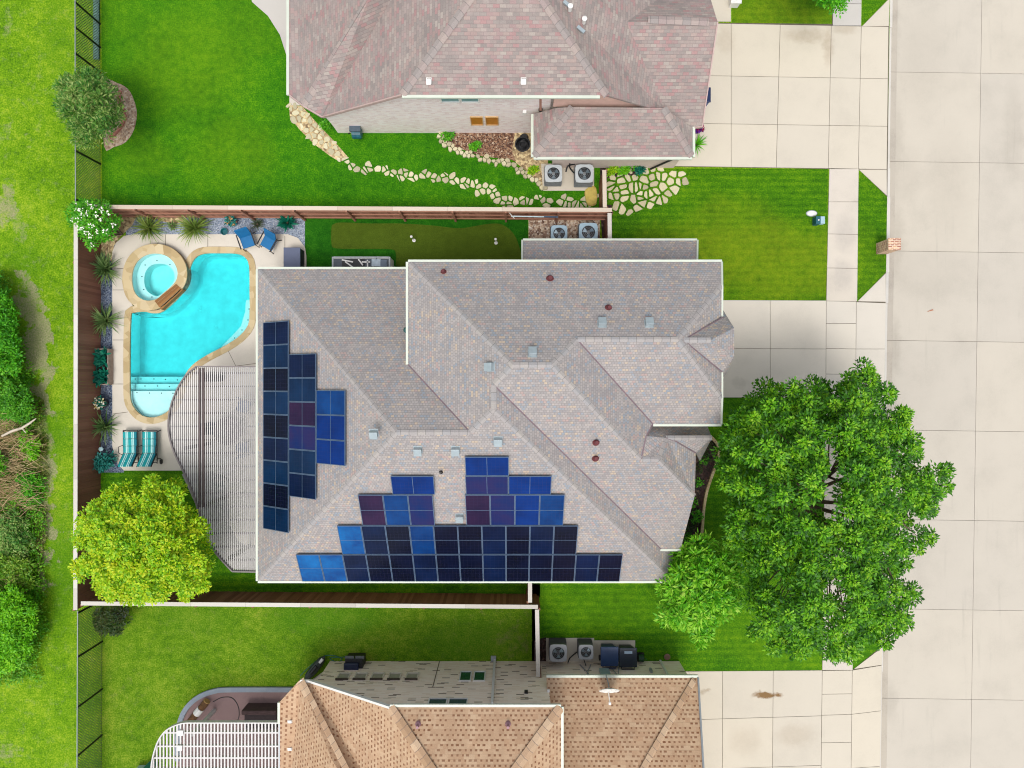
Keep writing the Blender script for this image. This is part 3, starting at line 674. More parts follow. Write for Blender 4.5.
for a0, a1, zz in ((0, .24, .0), (.27, .48, -.02), (.51, .74, .0), (.77, 1.0, -.03)):
    A, B, C, D = q[0].lerp(q[3], a0), q[1].lerp(q[2], a0), q[1].lerp(q[2], a1), q[0].lerp(q[3], a1)
    m.prism([A, B, C, D], SZ - .3 , SZ + .03 + zz)
m.build('spillway', k['spill'], spa)

# ------------------------------------------------------------------ houses
def ridgecap(a, b, mat, par, w=.14, lift=.03, drop=.06, name='ridge_cap'):
    a, b = Vector(a), Vector(b); t = (b - a).normalized(); x = t.cross(Vector((0, 0, 1))).normalized(); ln = (b - a).length
    z = Vector((0, 0, 1)); off = par.location
    vs = [a - x*w - z*(drop-lift), a + z*lift, a + x*w - z*(drop-lift), b - x*w - z*(drop-lift), b + z*lift, b + x*w - z*(drop-lift)]
    me = bpy.data.meshes.new(name); me.from_pydata([tuple(v - off) for v in vs], [], [[0, 1, 4, 3], [1, 2, 5, 4]])
    up(me); me.update(); uv = me.uv_layers.new(name='UVMap')
    ph = random.random()*9
    for p in me.polygons:
        for li in p.loop_indices:
            vi = me.loops[li].vertex_index; uv.data[li].uv = ((-w, 0, w)[vi % 3] , ph + (0 if vi < 3 else ln))
    return link(name, me, mat, par)
def flash(a, b, mat, par, w=.026, lift=.018):
    return ridgecap(a, b, mat, par, w, lift, 0, 'valley_flashing')
def roofmesh(faces, mat, par, name='roof', solid=.1):
    m = MB()
    for f in faces:
        c = sum((Vector(p) for p in f), Vector()) / len(f)
        m.poly(f)
    o = m.build(name, mat, par, fix=False)
    up(o.data)
    bm = bmesh.new(); bm.from_mesh(o.data); 
    uvl = bm.loops.layers.uv.active
    bm.to_mesh(o.data); bm.free()
    # recompute uv after the flip
    o.data.uv_layers.remove(o.data.uv_layers[0]); put_uv(o.data)
    b = o.modifiers.new('s', 'SOLIDIFY'); b.thickness = solid; b.offset = -1
    return o
def gutter(a, b, out, par, w=.085, h=.10, dz=.02, mat=None):
    a, b, out = Vector(a), Vector(b), Vector(out)
    m = MB(); o = out.normalized() * (w/2)
    m.bar(a + o, b + o, w, h, dz=dz - h/2)
    return m.build('gutter', mat or k['gutter'], par)
def boxvent(p, n, par, mat, s=.265):
    zax = Vector(n).normalized(); y = Vector((-n[0], -n[1], 0)); y = (y - zax*y.dot(zax)).normalized(); x = y.cross(zax)
    M4 = Matrix((( x.x, y.x, zax.x, p[0]), (x.y, y.y, zax.y, p[1]), (x.z, y.z, zax.z, p[2]), (0, 0, 0, 1)))
    m = MB()
    m.box((0, 0, .01), (s*1.25, s*1.3, .015), m=M4); m.box((0, 0, .09), (s, s, .15), m=M4); m.box((0, -.02, .175), (s*1.1, s*1.14, .03), m=M4)
    return m.build('roof_vent', mat, par, bevel=.01)
def pipe(p, par, mat, r=.06, h=.3):
    m = MB().lathe([(r*2.6, -.12), (r*2.2, .02), (r*1.2, .09), (r*1.1, h), (r*.6, h)], p, 10); return m.build('vent_pipe', mat, par, smooth=False)

s = SL
# --- the main house
main = thing('main_house', 'grey shingled house with blue solar panels, between the swimming pool and its own driveway', 'house', (0, 0, 0))
AN = (2.75 + s*4.875, 0, -s); AS = (2.75 + s*8.35, 0, s); AW = (2.75 + s*10.77, s, 0); AE = (2.75 + s*6.83, -s, 0)
BW = (5.5 + s*3.99, s, 0); BN = (5.5 + s*4.69, 0, -s); CS = (8.19 - s*.66, 0, s); DE = (8.19 + s*1.38, -s, 0); ES = (7.58 - s*1.58, 0, s)
V3 = Vector
NW, SW_ = V3((-10.77, 4.875, 2.75)), V3((-10.77, -8.35, 2.75)); A1 = V3((-4.16, -1.7375, 7.16)); Q = V3((-1.50, -1.7375, 7.16)); Pp = V3((-.642, -.884, 7.73)); Rr = V3((-.642, -.03, 7.73))
S_ = V3((.03, .66, 8.19)); T = V3((1.38, .66, 8.19)); U = V3((2.30, 1.58, 7.58)); V_ = V3((5.87, 1.58, 7.58))
bnw = V3((-3.99, 4.69, 5.5)); n1 = V3((8.06, 4.69, 5.5)); n2 = V3((7.87, 3.70, 6.16)); s2 = V3((7.87, -.55, 6.16)); s1 = V3((8.04, -1.54, 5.5)); W1 = V3((5.41, -1.54, 5.5))
bsw = V3((-3.99, .751, 5.5)); SE = V3((6.83, -8.35, 2.75)); vc = V3((6.23, -6.90, 3.15)); cse = V3((7.05, -6.90, 3.15))
w2 = V3((4.89, -2.85, 5.85)); w3 = V3((5.53, -2.85, 5.85)); w4 = V3((7.2, -4.42, 4.8)); w5 = V3((7.25, -2.72, 4.8)); w6 = V3((6.31, -2.2, 5.3)); w7 = V3((5.11, -1.98, 5.7)); w8 = V3((5.93, -2.08, 5.45)); w9 = V3((7.83, -2.11, 5.0)); w10 = V3((7.79, -3.19, 3.4)); w11 = V3((7.91, -1.66, 4.0))
r0 = V3((6.11, 1.57, 7.38)); r1 = V3((7.09, 1.57, 7.38)); e1 = V3((8.08, 2.04, 6.9)); e2 = V3((8.08, .98, 6.9)); b1 = V3((8.06, 2.92, 5.5)); b2 = V3((8.14, .23, 5.5)); v1 = V3((7.9, 2.5, 6.24)); v2 = V3((7.85, .45, 6.25))
an_e = V3((-3.4, 4.875, 2.75)); an_v = V3((-3.4, .6, 2.75 + s*4.275))
faces = [
    [NW, SW_, A1], [SW_, SE, Pp, Q, A1], [NW, A1, Q, bsw, an_v, an_e],
    [bnw, bsw, Q, Pp, Rr, S_], [bnw, S_, T, U, V_, n2, n1], [Pp, SE, V3((6.83, -6.4, 2.75)), vc, Rr],
    [S_, Rr, vc, cse, w4, w3, w2, T], [T, w2, w7, W1, U], [U, W1, s1, s2, V_], [V_, s2, n2],
    [w2, w3, w8, w7], [w3, w4, w5, w6, w8], [w6, w5, w10, w9, w8], [w7, w8, w9, w11, V3((5.5, -1.3, 4.6))],
    [r0, v1, b1, e1, r1], [r0, r1, e2, b2, v2], [r1, e1, e2],
    [V3((.47, 6.08, 2.75)), V3((7.82, 6.08, 2.75)), V3((7.48, 4.2, 4.0)), V3((.45, 4.2, 4.0))],
]
roofmesh(faces, k['roof'], main)
for a, b in [(NW, A1), (SW_, A1), (A1, Q), (Q, Pp), (Pp, Rr), (Rr, S_), (bnw, S_), (S_, T), (T, U), (U, V_), (V_, n2), (V_, s2), (T, w2), (w2, w3), (w3, w4), (Pp, SE), (w8, w9), (w3, w8), (r0, r1)]:
    ridgecap(a, b, k['roofcap'], main, .095, .016, .045)
for a, b in [(bsw, Q), (Rr, vc), (U, W1), (W1, w7), (w7, w2), (r0, v1), (r0, v2), (w6, w5), (w6, w8)]:
    flash(a, b, k['valley'], main)
for a, b, o in [(NW, SW_, (-1, 0, 0)), (SW_, SE, (0, -1, 0)), (NW, V3((-3.99, 4.875, 2.75)), (0, 1, 0)), (bnw, bsw, (-1, 0, 0)), (bnw, n1, (0, 1, 0)), (W1, s1, (0, -1, 0)), (vc + V3((-.05, 0, 0)), cse, (0, -1, 0)),
                (V3((.47, 6.08, 2.75)), V3((7.84, 6.08, 2.75)), (0, 1, 0))]:
    gutter(a, b, o, main)
for a, b in [(n1, n2), (s1, s2), (n2, s2), (V3((.43, 6.1, 2.77)), V3((.41, 4.3, 3.95))), (V3((7.86, 6.1, 2.77)), V3((7.52, 4.3, 3.95)))]:
    MB().bar(a, b, .07, .16, -.06).build('rake_trim', k['gutter'], main)
MB().prism([(-10.37, -7.95), (6.4, -7.95), (6.4, -1.2), (-3.6, -1.2), (-3.6, 4.47), (-10.37, 4.47)], 0, 2.72).build('wall', k['brickm'], main)
MB().prism([(-3.55, -1.1), (7.55, -1.1), (7.55, 4.28), (-3.55, 4.28)], 0, 5.45).build('wall', k['brickm'], main)
MB().prism([(.9, 4.3), (7.5, 4.3), (7.5, 5.68), (.9, 5.68)], 0, 2.85).build('wall', k['brickm'], main)
m = MB(); g_ = [(-6.5, 0), (-6.5, 3.1), (-4.4, 4.45), (-2.9, 4.5), (-1.1, 4.2), (-1.1, 0)]
m.poly([(6.65, y, z) for y, z in g_]); m.poly([(6.3, y, z) for y, z in g_])
for q in range(len(g_)):
    a, b = g_[q], g_[(q+1) % len(g_)]; m.poly([(6.65, *a), (6.65, *b), (6.3, *b), (6.3, *a)])
m.build('wall', k['brickm'], main)
MB().box((7.75, 1.57, 4.4), (.5, 1.9, 2.2)).build('wall', k['brickm'], main)
for yy in (3.0, ):
    MB().box((7.58, 1.6, 1.15), (.06, 4.8, 2.3)).build('garage_door', k['white'], main)
MB().box((6.68, -3.4, 1.05), (.06, 1.0, 2.1)).build('door', k['fence_dark'], main)
for yy in (-5.3, ): MB().box((6.67, yy, 1.5), (.06, 1.3, 1.3)).build('window', k['glass'], main)
for yy in (1.0, 2.4): MB().box((8.02, yy - .13, 4.7), (.05, .8, 1.1)).build('window', k['glass'], main)
nS, nN, nWv = V3((0, -s, 1)), V3((0, s, 1)), V3((-s, 0, 1))
for x, y, pln, nn in [(602, 324, BN, nN), (649, 324, BN, nN), (532.5, 353.5, BN, nN), (491, 367, BW, nWv), (374, 432.5, AS, nS), (418, 449.5, AS, nS), (455.5, 449.5, AS, nS), (498, 440, AS, nS), (459.5, 516.5, AS, nS)]:
    boxvent(pl(x, y, pln), nn, main, k['vent'])
for x, y, pln, r in [(550, 279, BN, .066), (608.5, 308, BN, .058), (443.5, 272, BN, .052), (596, 442, CS, .062), (595.5, 458, CS, .062), (441, 472, AS, .035)]:
    pipe(pl(x, y, pln), main, k['redpipe'] if r > .04 else k['black'], r)
MB().lathe([(.10, -.15), (.13, .02), (.05, .1)], V3((-4.1, 2.1, 5.15)), 10).build('eave_lamp', plain('teal_lamp', (40, 84, 84), .4), main)

# solar panels: every panel a framed sheet of its own standing 10 cm off the tiles
def cellmat(name, a, b2, streak=(60, 60, 90)):
    m, t, b, o = nt(name); oc = geo_pos(t); f = noise(t, oc, .9, 5, .6)
    c = ramp(t, [(.3, s2l(a)), (.72, s2l(b2))], f)
    uv = uv_co(t); br = N(t, 'TexBrick', offset=0); setin(br, Scale=1, Mortar_Size=.004, Brick_Width=.158, Row_Height=.158); L(t, uv, br.inputs['Vector'])
    c = mix(t, math_(t, 'MULTIPLY', br.outputs['Fac'], .25), c, s2l(streak))
    L(t, c, b.inputs['Base Color']); setin(b, Roughness=.22); b.inputs['Specular IOR Level'].default_value = .14; return m
PM = {'navy': cellmat('cell_navy', (4, 16, 42), (8, 28, 64)), 'ink': cellmat('cell_ink', (5, 9, 26), (8, 16, 42)), 'blue': cellmat('cell_blue', (2, 36, 84), (10, 64, 124)), 'royal': cellmat('cell_royal', (0, 32, 88), (0, 48, 120)),
      'purple': cellmat('cell_purple', (22, 18, 48), (50, 28, 60)), 'violet': cellmat('cell_violet', (2, 36, 88), (44, 34, 78)), 'azure': cellmat('cell_azure', (6, 50, 110), (20, 100, 164)), 'teal': cellmat('cell_teal', (5, 26, 52), (10, 42, 76))}
PWORD = {'navy': 'dark navy', 'ink': 'nearly black', 'blue': 'mid blue', 'royal': 'royal blue', 'purple': 'purple tinged', 'violet': 'violet blue', 'azure': 'bright azure', 'teal': 'dark teal blue'}
k['pframe'] = plain('panel_frame', (92, 112, 138), .4, .4, .08)
ORD = ['first', 'second', 'third', 'fourth', 'fifth', 'sixth', 'seventh', 'eighth', 'ninth', 'tenth', 'eleventh', 'twelfth', 'thirteenth', 'fourteenth']
def panel_meshes(w, h, tone):
    key = (w, h, tone)
    if key in PCACHE: return PCACHE[key]
    fr = .022; g = MB()
    g.box((0, 0, .0), (w - .03, h - .03, .03))
    f = MB(); W, Hh = (w - .012)/2, (h - .012)/2
    for c, d in (((0, W - fr/2, 0), 0), ): pass
    f.box((-W + fr/2, 0, .006), (fr, 2*Hh, .042)); f.box((W - fr/2, 0, .006), (fr, 2*Hh, .042)); f.box((0, -Hh + fr/2, .006), (2*W - 2*fr, fr, .042)); f.box((0, Hh - fr/2, .006), (2*W - 2*fr, fr, .042))
    if h > w: f.box((0, 0, .013), (2*W - 2*fr, .018, .012))
    else: f.box((0, 0, .013), (.018, 2*Hh - 2*fr, .012))
    PCACHE[key] = (g, f); return g, f
PCACHE = {}; PMESH = {}
def panel(origin, ux, uy, un, w, h, tone, label, group):
    key = (w, h, tone)
    root = thing('solar_panel', label, 'solar panel', origin, 0, group)
    root.rotation_euler = Matrix((ux, uy, un)).transposed().to_euler()
    if key not in PMESH:
        g, f = panel_meshes(w, h, tone)
        a = g.build('cells', PM[tone], root, world=False); b = f.build('frame', k['pframe'], root, world=False); PMESH[key] = (a, b)
    else:
        for src in PMESH[key]:
            c = src.copy(); COL.objects.link(c); c.parent = root
PW, PL = .955, 1.625; cs = 1/math.sqrt(1+s*s); sn = s*cs
def row_s(x0, v0, n, w, h, tones, desc, grp):
    for i in range(n):
        o = V3((x0 + (i+.5)*w, -8.35 + (v0 + h/2)*cs, 2.75 + (v0 + h/2)*sn)) + V3((0, -sn, cs))*.11
        which = ('the only' if n == 1 else ORD[i] + ' from the left')
        panel(o, V3((1, 0, 0)), V3((0, cs, sn)), V3((0, -sn, cs)), w, h, tones[i], f"{PWORD[tones[i]]} panel, {which} {desc}", grp)
row_s(-8.84, .12, 14, PW, PL, ['azure', 'azure', 'navy', 'ink', 'ink', 'navy', 'ink', 'ink', 'navy', 'ink', 'ink', 'ink', 'navy', 'ink'], 'in the lowest row along the south eave', 'solar panels on the south slope')
row_s(-6.93, 1.765, 10, PW, PL, ['azure', 'navy', 'ink', 'blue', 'ink', 'ink', 'navy', 'ink', 'navy', 'ink'], 'in second row above the south eave', 'solar panels on the south slope')
row_s(-5.90, 3.41, 3, PW, PL, ['purple', 'blue', 'violet'], 'of three, left step of the south array', 'solar panels on the south slope')
row_s(-1.80, 3.41, 4, PW, PL, ['purple', 'violet', 'royal', 'blue'], 'of four, right of the lone grey vent', 'solar panels on the south slope')
row_s(-4.56, 5.055, 1, PL, .92, ['royal'], 'wide one topping the left step of the south array', 'solar panels on the south slope')
row_s(-1.76, 5.055, 2, PL, .92, ['violet', 'royal'], 'of two laid wide above the lone grey vent', 'solar panels on the south slope')
row_s(-1.74, 5.99, 1, PL, .92, ['royal'], 'wide one at the very top of the south array', 'solar panels on the south slope')
def col_w(y0, v0, n, tones, desc):
    for i in range(n):
        o = V3((-10.77 + (v0 + PL/2)*cs, y0 - (i+.5)*.957, 2.75 + (v0 + PL/2)*sn)) + V3((-sn, 0, cs))*.11
        panel(o, V3((0, -1, 0)), V3((cs, 0, sn)), V3((-sn, 0, cs)), .957, PL, tones[i], f"{PWORD[tones[i]]} panel, {ORD[i]} from the top {desc}", 'solar panels on the west slope')
col_w(2.57, .52, 9, ['navy', 'teal', 'ink', 'teal', 'ink', 'navy', 'teal', 'ink', 'teal'], 'in the long column beside the pergola')
col_w(1.2, 2.165, 6, ['navy', 'teal', 'purple', 'violet', 'teal', 'navy'], 'in the middle column of the west array')
col_w(-.24, 3.81, 3, ['blue', 'royal', 'royal'], 'in the short inner column of the west array')
# --- the house to the north
north = thing('north_house', 'rose grey shingled house with pale pink brick wall at the top edge', 'house', (0, 0, 0))
NWp = (2.75 + s*9.45, s, 0); F3N = (5.3 + s*4.22, s, 0); F4N = (5.3 - s*11.18, 0, s); F5N = (8.0 - s*.165, -s, 0); F6N = (2.75 - s*10.9, 0, s); LN = (2.75 - s*9.62, 0, s)
c1 = V3((-9.45, 12.25, 2.75)); c2 = P(303, 106, 2.75); c3 = P(322, 117, 2.62); c4 = P(402, 95, 5.3); cE = P(607, 95.5, 5.3)
h1 = pl(368, 0, NWp); h1e = h1 + V3((1.6, 1.6, 1.6*s)); va = pl(391, -1, F3N) + V3((0, 0, .0)); vae = va + V3((1.6, 1.6, 1.6*s))
PK = V3((-.165, 15.2, 8.0)); G0 = V3((4.5, 14.2, 4.95)); G1 = V3((8.06, 14.2, 4.95)); G2 = V3((8.06, 10.9, 2.75)); g3 = pl(692, 128, F6N); mt = pl(665, 112, F6N)
yN = 21.5
faces = [[c1, c2, h1, h1e, V3((h1e.x, yN, h1e.z)), V3((-9.45, yN, 2.75))], [c2, c3, va, vae, h1e, h1], [c3, c4, PK, V3((PK.x, yN, 8.0)), V3((vae.x, yN, vae.z)), vae, va],
         [c4, cE, PK], [cE, mt, G0, V3((7.0, 16.7, 3.3)), V3((7.0, yN, 3.2)), V3((PK.x, yN, 8.0)), PK], [mt, g3, G2, G1, G0], [G0, G1, V3((8.06, 17.2, 2.95)), V3((7.0, 16.7, 3.3))],
         [P(533.5, 157, 2.75), P(692, 157, 2.75), pl(664, 108, LN), pl(572, 107, LN)], [P(533.5, 157, 2.75), pl(572, 107, LN), P(556, 108, 3.6), P(533.5, 114, 2.75)],
         [P(692, 157, 2.75), P(692, 127, 2.75), g3 + V3((0, 0, .06)), mt + V3((0, 0, .08)), pl(664, 108, LN)]]
roofmesh(faces, k['roofn'], north)
for a, b in [(c2, h1e), (c4, PK), (cE, PK), (P(692, 156, 2.78), pl(664, 108, LN)), (P(534, 156, 2.78), pl(572, 107, LN)), (pl(648, 20, F6N) + V3((0, .02, .02)), G1 + V3((-.35, 0, 0))), (pl(619, -3, F5N), pl(633, 21, F5N))]:
    ridgecap(a, b, k['roofncap'], north, .15, .04)
for a, b, o in [(c4, P(600, 95.5, 5.3), (0, -1, 0)), (P(533.5, 157, 2.75), P(692, 157, 2.75), (0, -1, 0)), (c1, V3((-9.45, yN, 2.75)), (-1, 0, 0)), (P(533.5, 157, 2.75), P(533.5, 114, 2.75), (-1, 0, 0)), (P(692.5, 157, 2.75), P(692.5, 127, 2.75), (1, 0, 0))]:
    gutter(a, b, o, north, .11)
for a, b in [(c3, c4), (c2, c3), (c1, c2), (G1, G2), (G2, g3)]: MB().bar(a, b, .05, .14, -.03).build('rake_trim', plain('rose_trim', (176, 152, 146), .6), north)
yw = 11.64
def wallpoly(pts, y, th, mat, par):
    m = MB(); m.poly([(x, y, z) for x, z in pts]); m.poly([(x, y + th, z) for x, z in pts])
    for q in range(len(pts)):
        a, b = pts[q], pts[(q+1) % len(pts)]; m.poly([(a[0], y, a[1]), (b[0], y, b[1]), (b[0], y+th, b[1]), (a[0], y+th, a[1])])
    return m.build('wall', mat, par)
wallpoly([((338-512)*H/F, 0), (1.6, 0), (1.6, 5.25), (-4.3, 5.0), ((338-512)*H/F, 2.45)], yw, .25, k['brickn'], north)
m = MB(); q = [((338-512)*H/F, yw + .05), ((312-512)*H/F*.985, yw + 1.3), (-9.0, 12.9), (-9.0, yN - .5), (7.6, yN - .5), (7.6, 11.4), (7.6, 11.3), (2.2, 11.3), (2.2, yw + .2)]
MB().prism([(p[0], p[1]) for p in q], 0, 2.6).build('wall', k['brickn'], north)
MB().prism([(-4.0, yw + .2), (3.4, yw + .2), (3.4, yN - .5), (-4.0, yN - .5)], 2.5, 4.95).build('wall', k['brickn'], north)
MB().prism([(1.85, 10.02), (8.05*.93, 10.02), (8.05*.93, 11.28), (1.85, 11.28)], 0, 2.72).build('wall', plain('pink_render', (212, 196, 186), .85, var=.05), north)
wallpoly([(1.7, 3.5), (5.3, 3.5), (5.2, 3.9), (3.6, 4.95), (1.7, 5.05)], 11.45, .15, plain('rose_panel', (212, 176, 162), .8, var=.06), north)
mat_amber = plain('amber_blind', (176, 112, 28), .5, var=.15); mat_ledge = plain('window_ledge', (206, 196, 184), .7, var=.05)
def win(px0, px1, z0, z1, y, sgn, mat, par, dy=.02, frame=None, top_shade=None, w=.05):
    Zm = H - (z0 + z1)/2; x0, x1 = (px0-512)*Zm/F, (px1-512)*Zm/F; yf = y - sgn*dy
    f = MB()
    f.box(((x0+x1)/2, yf, z0 + w/2), (x1-x0, .06, w)); f.box(((x0+x1)/2, yf, z1 - w/2), (x1-x0, .06, w))
    f.box((x0 + w/2, yf, (z0+z1)/2), (w, .06, z1-z0-2*w)); f.box((x1 - w/2, yf, (z0+z1)/2), (w, .06, z1-z0-2*w))
    o = f.build('window', frame or k['white'], par)
    MB().box(((x0+x1)/2, yf + sgn*.012, (z0+z1)/2), (x1-x0-2*w, .02, z1-z0-2*w)).build('pane', mat, o)
    if top_shade: MB().box(((x0+x1)/2, yf - sgn*.02, z1 + .04), (x1-x0, .08, .07)).build('painted_shade', top_shade, o)  # dark strip standing for the shadow at the window's top edge
    return o
am = plain('amber_frame', (196, 160, 110), .6)
win(470.5, 483, 1.05, 2.0, yw, 1, mat_amber, north, frame=am, w=.035); win(485.5, 498.5, 1.05, 2.0, yw, 1, mat_amber, north, frame=am, w=.035)
mat_pane = plain('sky_pane', (120, 150, 156), .12, 0, .1)
win(439.5, 459.3, 3.55, 4.7, yw, 1, mat_pane, north); win(459.7, 479, 3.55, 4.7, yw, 1, mat_pane, north)
MB().bar(P(540.5, 110, 4.6), P(540.5, 95.5, 5.1), .09, .09).build('downspout', plain('brown_spout', (120, 84, 70), .5), north)
MB().bar(V3(((686 - 512)*.0442, 9.95, 2.6)), V3(((655 - 512)*.0448, 9.95, .05)), .07, .06).build('downspout', k['blackpl'], north)
for x, y, z in ((524.5, 113.5, 2.6),): MB().box(V3(((x-512)*29.4/F, yw - .06, z)), (.16, .12, .16)).build('wall_lamp', k['white'], north)
MB().lathe([(.09, 0), (.09, .16), (.05, .2)], P(540.5, 110.5, 2.76), 8).build('wall_lamp', k['blackpl'], north)
for x, y, pln, n in [(429, 80.5, F4N, V3((0, -s, 1))), (523.5, 80.5, F4N, V3((0, -s, 1)))]: boxvent(pl(x, y, pln), n, north, k['white'], .17)
for x, y in [(584, 21.5), (570, 9)]: MB().lathe([(.07, -.1), (.07, .18), (.1, .2), (.1, .23), (.03, .26)], pl(x, y, F5N), 10).build('vent_pipe', k['white'], north)
for x, y in [(580.5, 30), (567, 5)]: MB().bar(pl(x, y, F5N) + V3((-.12, .1, .06)), pl(x, y, F5N) + V3((.14, -.12, .06)), .12, .08).build('roof_vent', k['vent'], north)

# --- the house to the south
south = thing('south_house', 'tan shingled house with cream brick wall at the bottom edge', 'house', (0, 0, 0))
yw2 = -12.85
F1S = (2.75 + s*9.78, s, 0); F3S = (5.3 + s*4.76, s, 0); F4S = (5.3 - s*12.5, 0, -s); FES = (5.3 + s*1.9, -s, 0); FGS = (2.75 - s*12.42, 0, -s)
a1 = P(280, 702.5, 2.75); a2 = P(300, 680.5, 2.7); a3 = P(310, 681, 2.62); a4 = P(390, 707, 5.3); a5 = P(561, 707, 5.3)
hh = pl(332, 760, F1S); hhe = hh + V3((2.2, -2.2, 2.2*s)); PS = V3((-1.43, -15.83, 7.52)); yS = -21.5
vv = pl(354, 760, F3S); vve = vv + V3((2.0, -2.0, 2.0*s))
ge = P(698, 677.5, 2.75); gr = pl(703.5, 772, FGS); gre = gr + V3((-.15, -2.2, 2.2*s)); gw = P(546.5, 677.5, 2.75)
faces = [[a1, a2, hh, hhe, V3((hhe.x, yS, hhe.z)), V3((a1.x, yS, 2.75))], [a2, a3, vv, vve, hhe, hh], [a3, a4, PS, V3((PS.x, yS, PS.z)), V3((vve.x, yS, vve.z)), vve, vv],
         [a4, a5, PS], [a5, V3((1.9, yS, 5.3)), V3((PS.x, yS, PS.z)), PS], [gw, ge, gr, gre, V3((gw.x, gre.y, gre.z))], [V3((gw.x, gre.y, gre.z)), gre, V3((gre.x, yS, 2.6)), V3((gw.x, yS, 2.6))]]
roofmesh(faces, k['roofs'], south)
for a, b in [(a2, hhe), (a4, PS), (a5, PS), (ge + V3((-.12, -.1, .06)), pl(651, 757, FGS)), (pl(651, 757, FGS), pl(636, 785, FGS))]: ridgecap(a, b, k['roofscap'], south, .18, .05)
for a, b, o in [(a4, a5, (0, 1, 0)), (a5, V3((1.9, yS, 5.3)), (1, 0, 0)), (gw, ge, (0, 1, 0)), (a1, V3((a1.x, a1.y - .9, 2.75)), (-1, 0, 0))]: gutter(a, b, o, south, .10)
for a, b in [(a3, a4), (a2, a3)]: MB().bar(a, b, .09, .14, 0).build('rake_trim', k['white'], south)
MB().bar(a1, a2, .05, .14, -.02).build('rake_trim', k['roofscap'], south)
for a, b in [(ge, gr), (gr, gre)]: MB().bar(a, b, .07, .14, -.02).build('rake_trim', k['grey'], south)
xw = (330 - 512)*H/F
wallpoly([(xw, 0), (1.55, 0), (1.55, 5.2), (-4.85, 4.95), (xw, 2.5)], yw2 - .25, .25, k['bricks'], south)
MB().prism([(1.55, yw2), (7.75, yw2), (7.75, yw2 - .25), (1.55, yw2 - .25)], 0, 2.78).build('wall', k['bricks'], south)
MB().prism([(xw, yw2 - .26), (xw - .9, -13.75), (-9.4, -14.6), (-9.4, yS + .5), (7.5, yS + .5), (7.5, yw2 - .26)], 0, 2.6).build('wall', k['bricks'], south)
MB().prism([(-4.4, yw2 - .26), (1.5, yw2 - .26), (1.5, yS + .5), (-4.4, yS + .5)], 2.5, 4.95).build('wall', k['bricks'], south)
green = plain('green_glass', (24, 82, 62), .15, 0, .2); dusk = plain('dark_glass', (52, 70, 80), .12, 0, .15); palep = plain('pale_glass', (168, 162, 148), .3, 0, .1)
win(459.5, 471.5, 1.2, 2.2, yw2, -1, green, south); win(473.5, 485.5, 1.2, 2.2, yw2, -1, green, south)
win(427.5, 446.8, 3.85, 4.85, yw2, -1, dusk, south); win(447.6, 467.5, 3.85, 4.85, yw2, -1, dusk, south)
creamf = plain('cream_frame', (214, 206, 190), .7); drk = plain('dark_shade', (70, 60, 50), .8, var=.4)  # drk: painted shadow colour above the small windows
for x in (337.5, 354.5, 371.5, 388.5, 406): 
    o = win(x, x + 12.5, 1.35, 2.0, yw2, -1, palep, south, frame=creamf, top_shade=drk)
for x in (436, ): MB().box(((x - 512)*.0442, yw2 + .004, 1.4), (.03, .02, 2.7)).build('wall_joint', k['joint'], south)
MB().bar(V3((-.80, yw2 + .07, .1)), V3((-.80, yw2 + .07, 4.9)), .1, .09).build('downspout', k['white'], south)
MB().bar(V3((-.80, yw2 + .1, 4.9)), V3((-.76, -12.4, 5.2)), .07, .07).build('downspout', k['white'], south)
MB().bar(V3((6.85, yw2 + .06, .1)), V3((6.85, yw2 + .06, 2.55)), .08, .08).build('downspout', k['white'], south)
MB().box((.0 + (526-512)*.042, yw2 + .05, 3.3), (.14, .1, .16)).build('wall_lamp', k['blackpl'], south)
MB().box((.0 + (549-512)*.041, yw2 + .05, 3.2), (.1, .1, .1)).build('wall_lamp', k['white'], south)
for x, y in [(418, 724.5), (508, 724.5)]: pipe(pl(x, y, F4S), south, plain('mauve_pipe', (150, 112, 120), .6), .05, .25)
MB().box((6.2, yw2 + .07, 1.2), (.0 + .1, .12, .3)).build('meter', k['grey'], south)
MB().box((4.1, yw2 + .09, 1.5), (.42, .16, .6)).build('meter_box', plain('meter_blue', (138, 160, 160), .4), south)
m = MB()
for x0, x1 in ((3.1, 3.5), (3.6, 3.2), (4.4, 4.7), (4.9, 4.6)): m.tube([(x0, yw2 + .04, .5), ((x0+x1)/2, yw2 + .05, 1.2), (x1, yw2 + .04, 2.0)], .02, 6)
m.build('conduit', k['grey'], south)

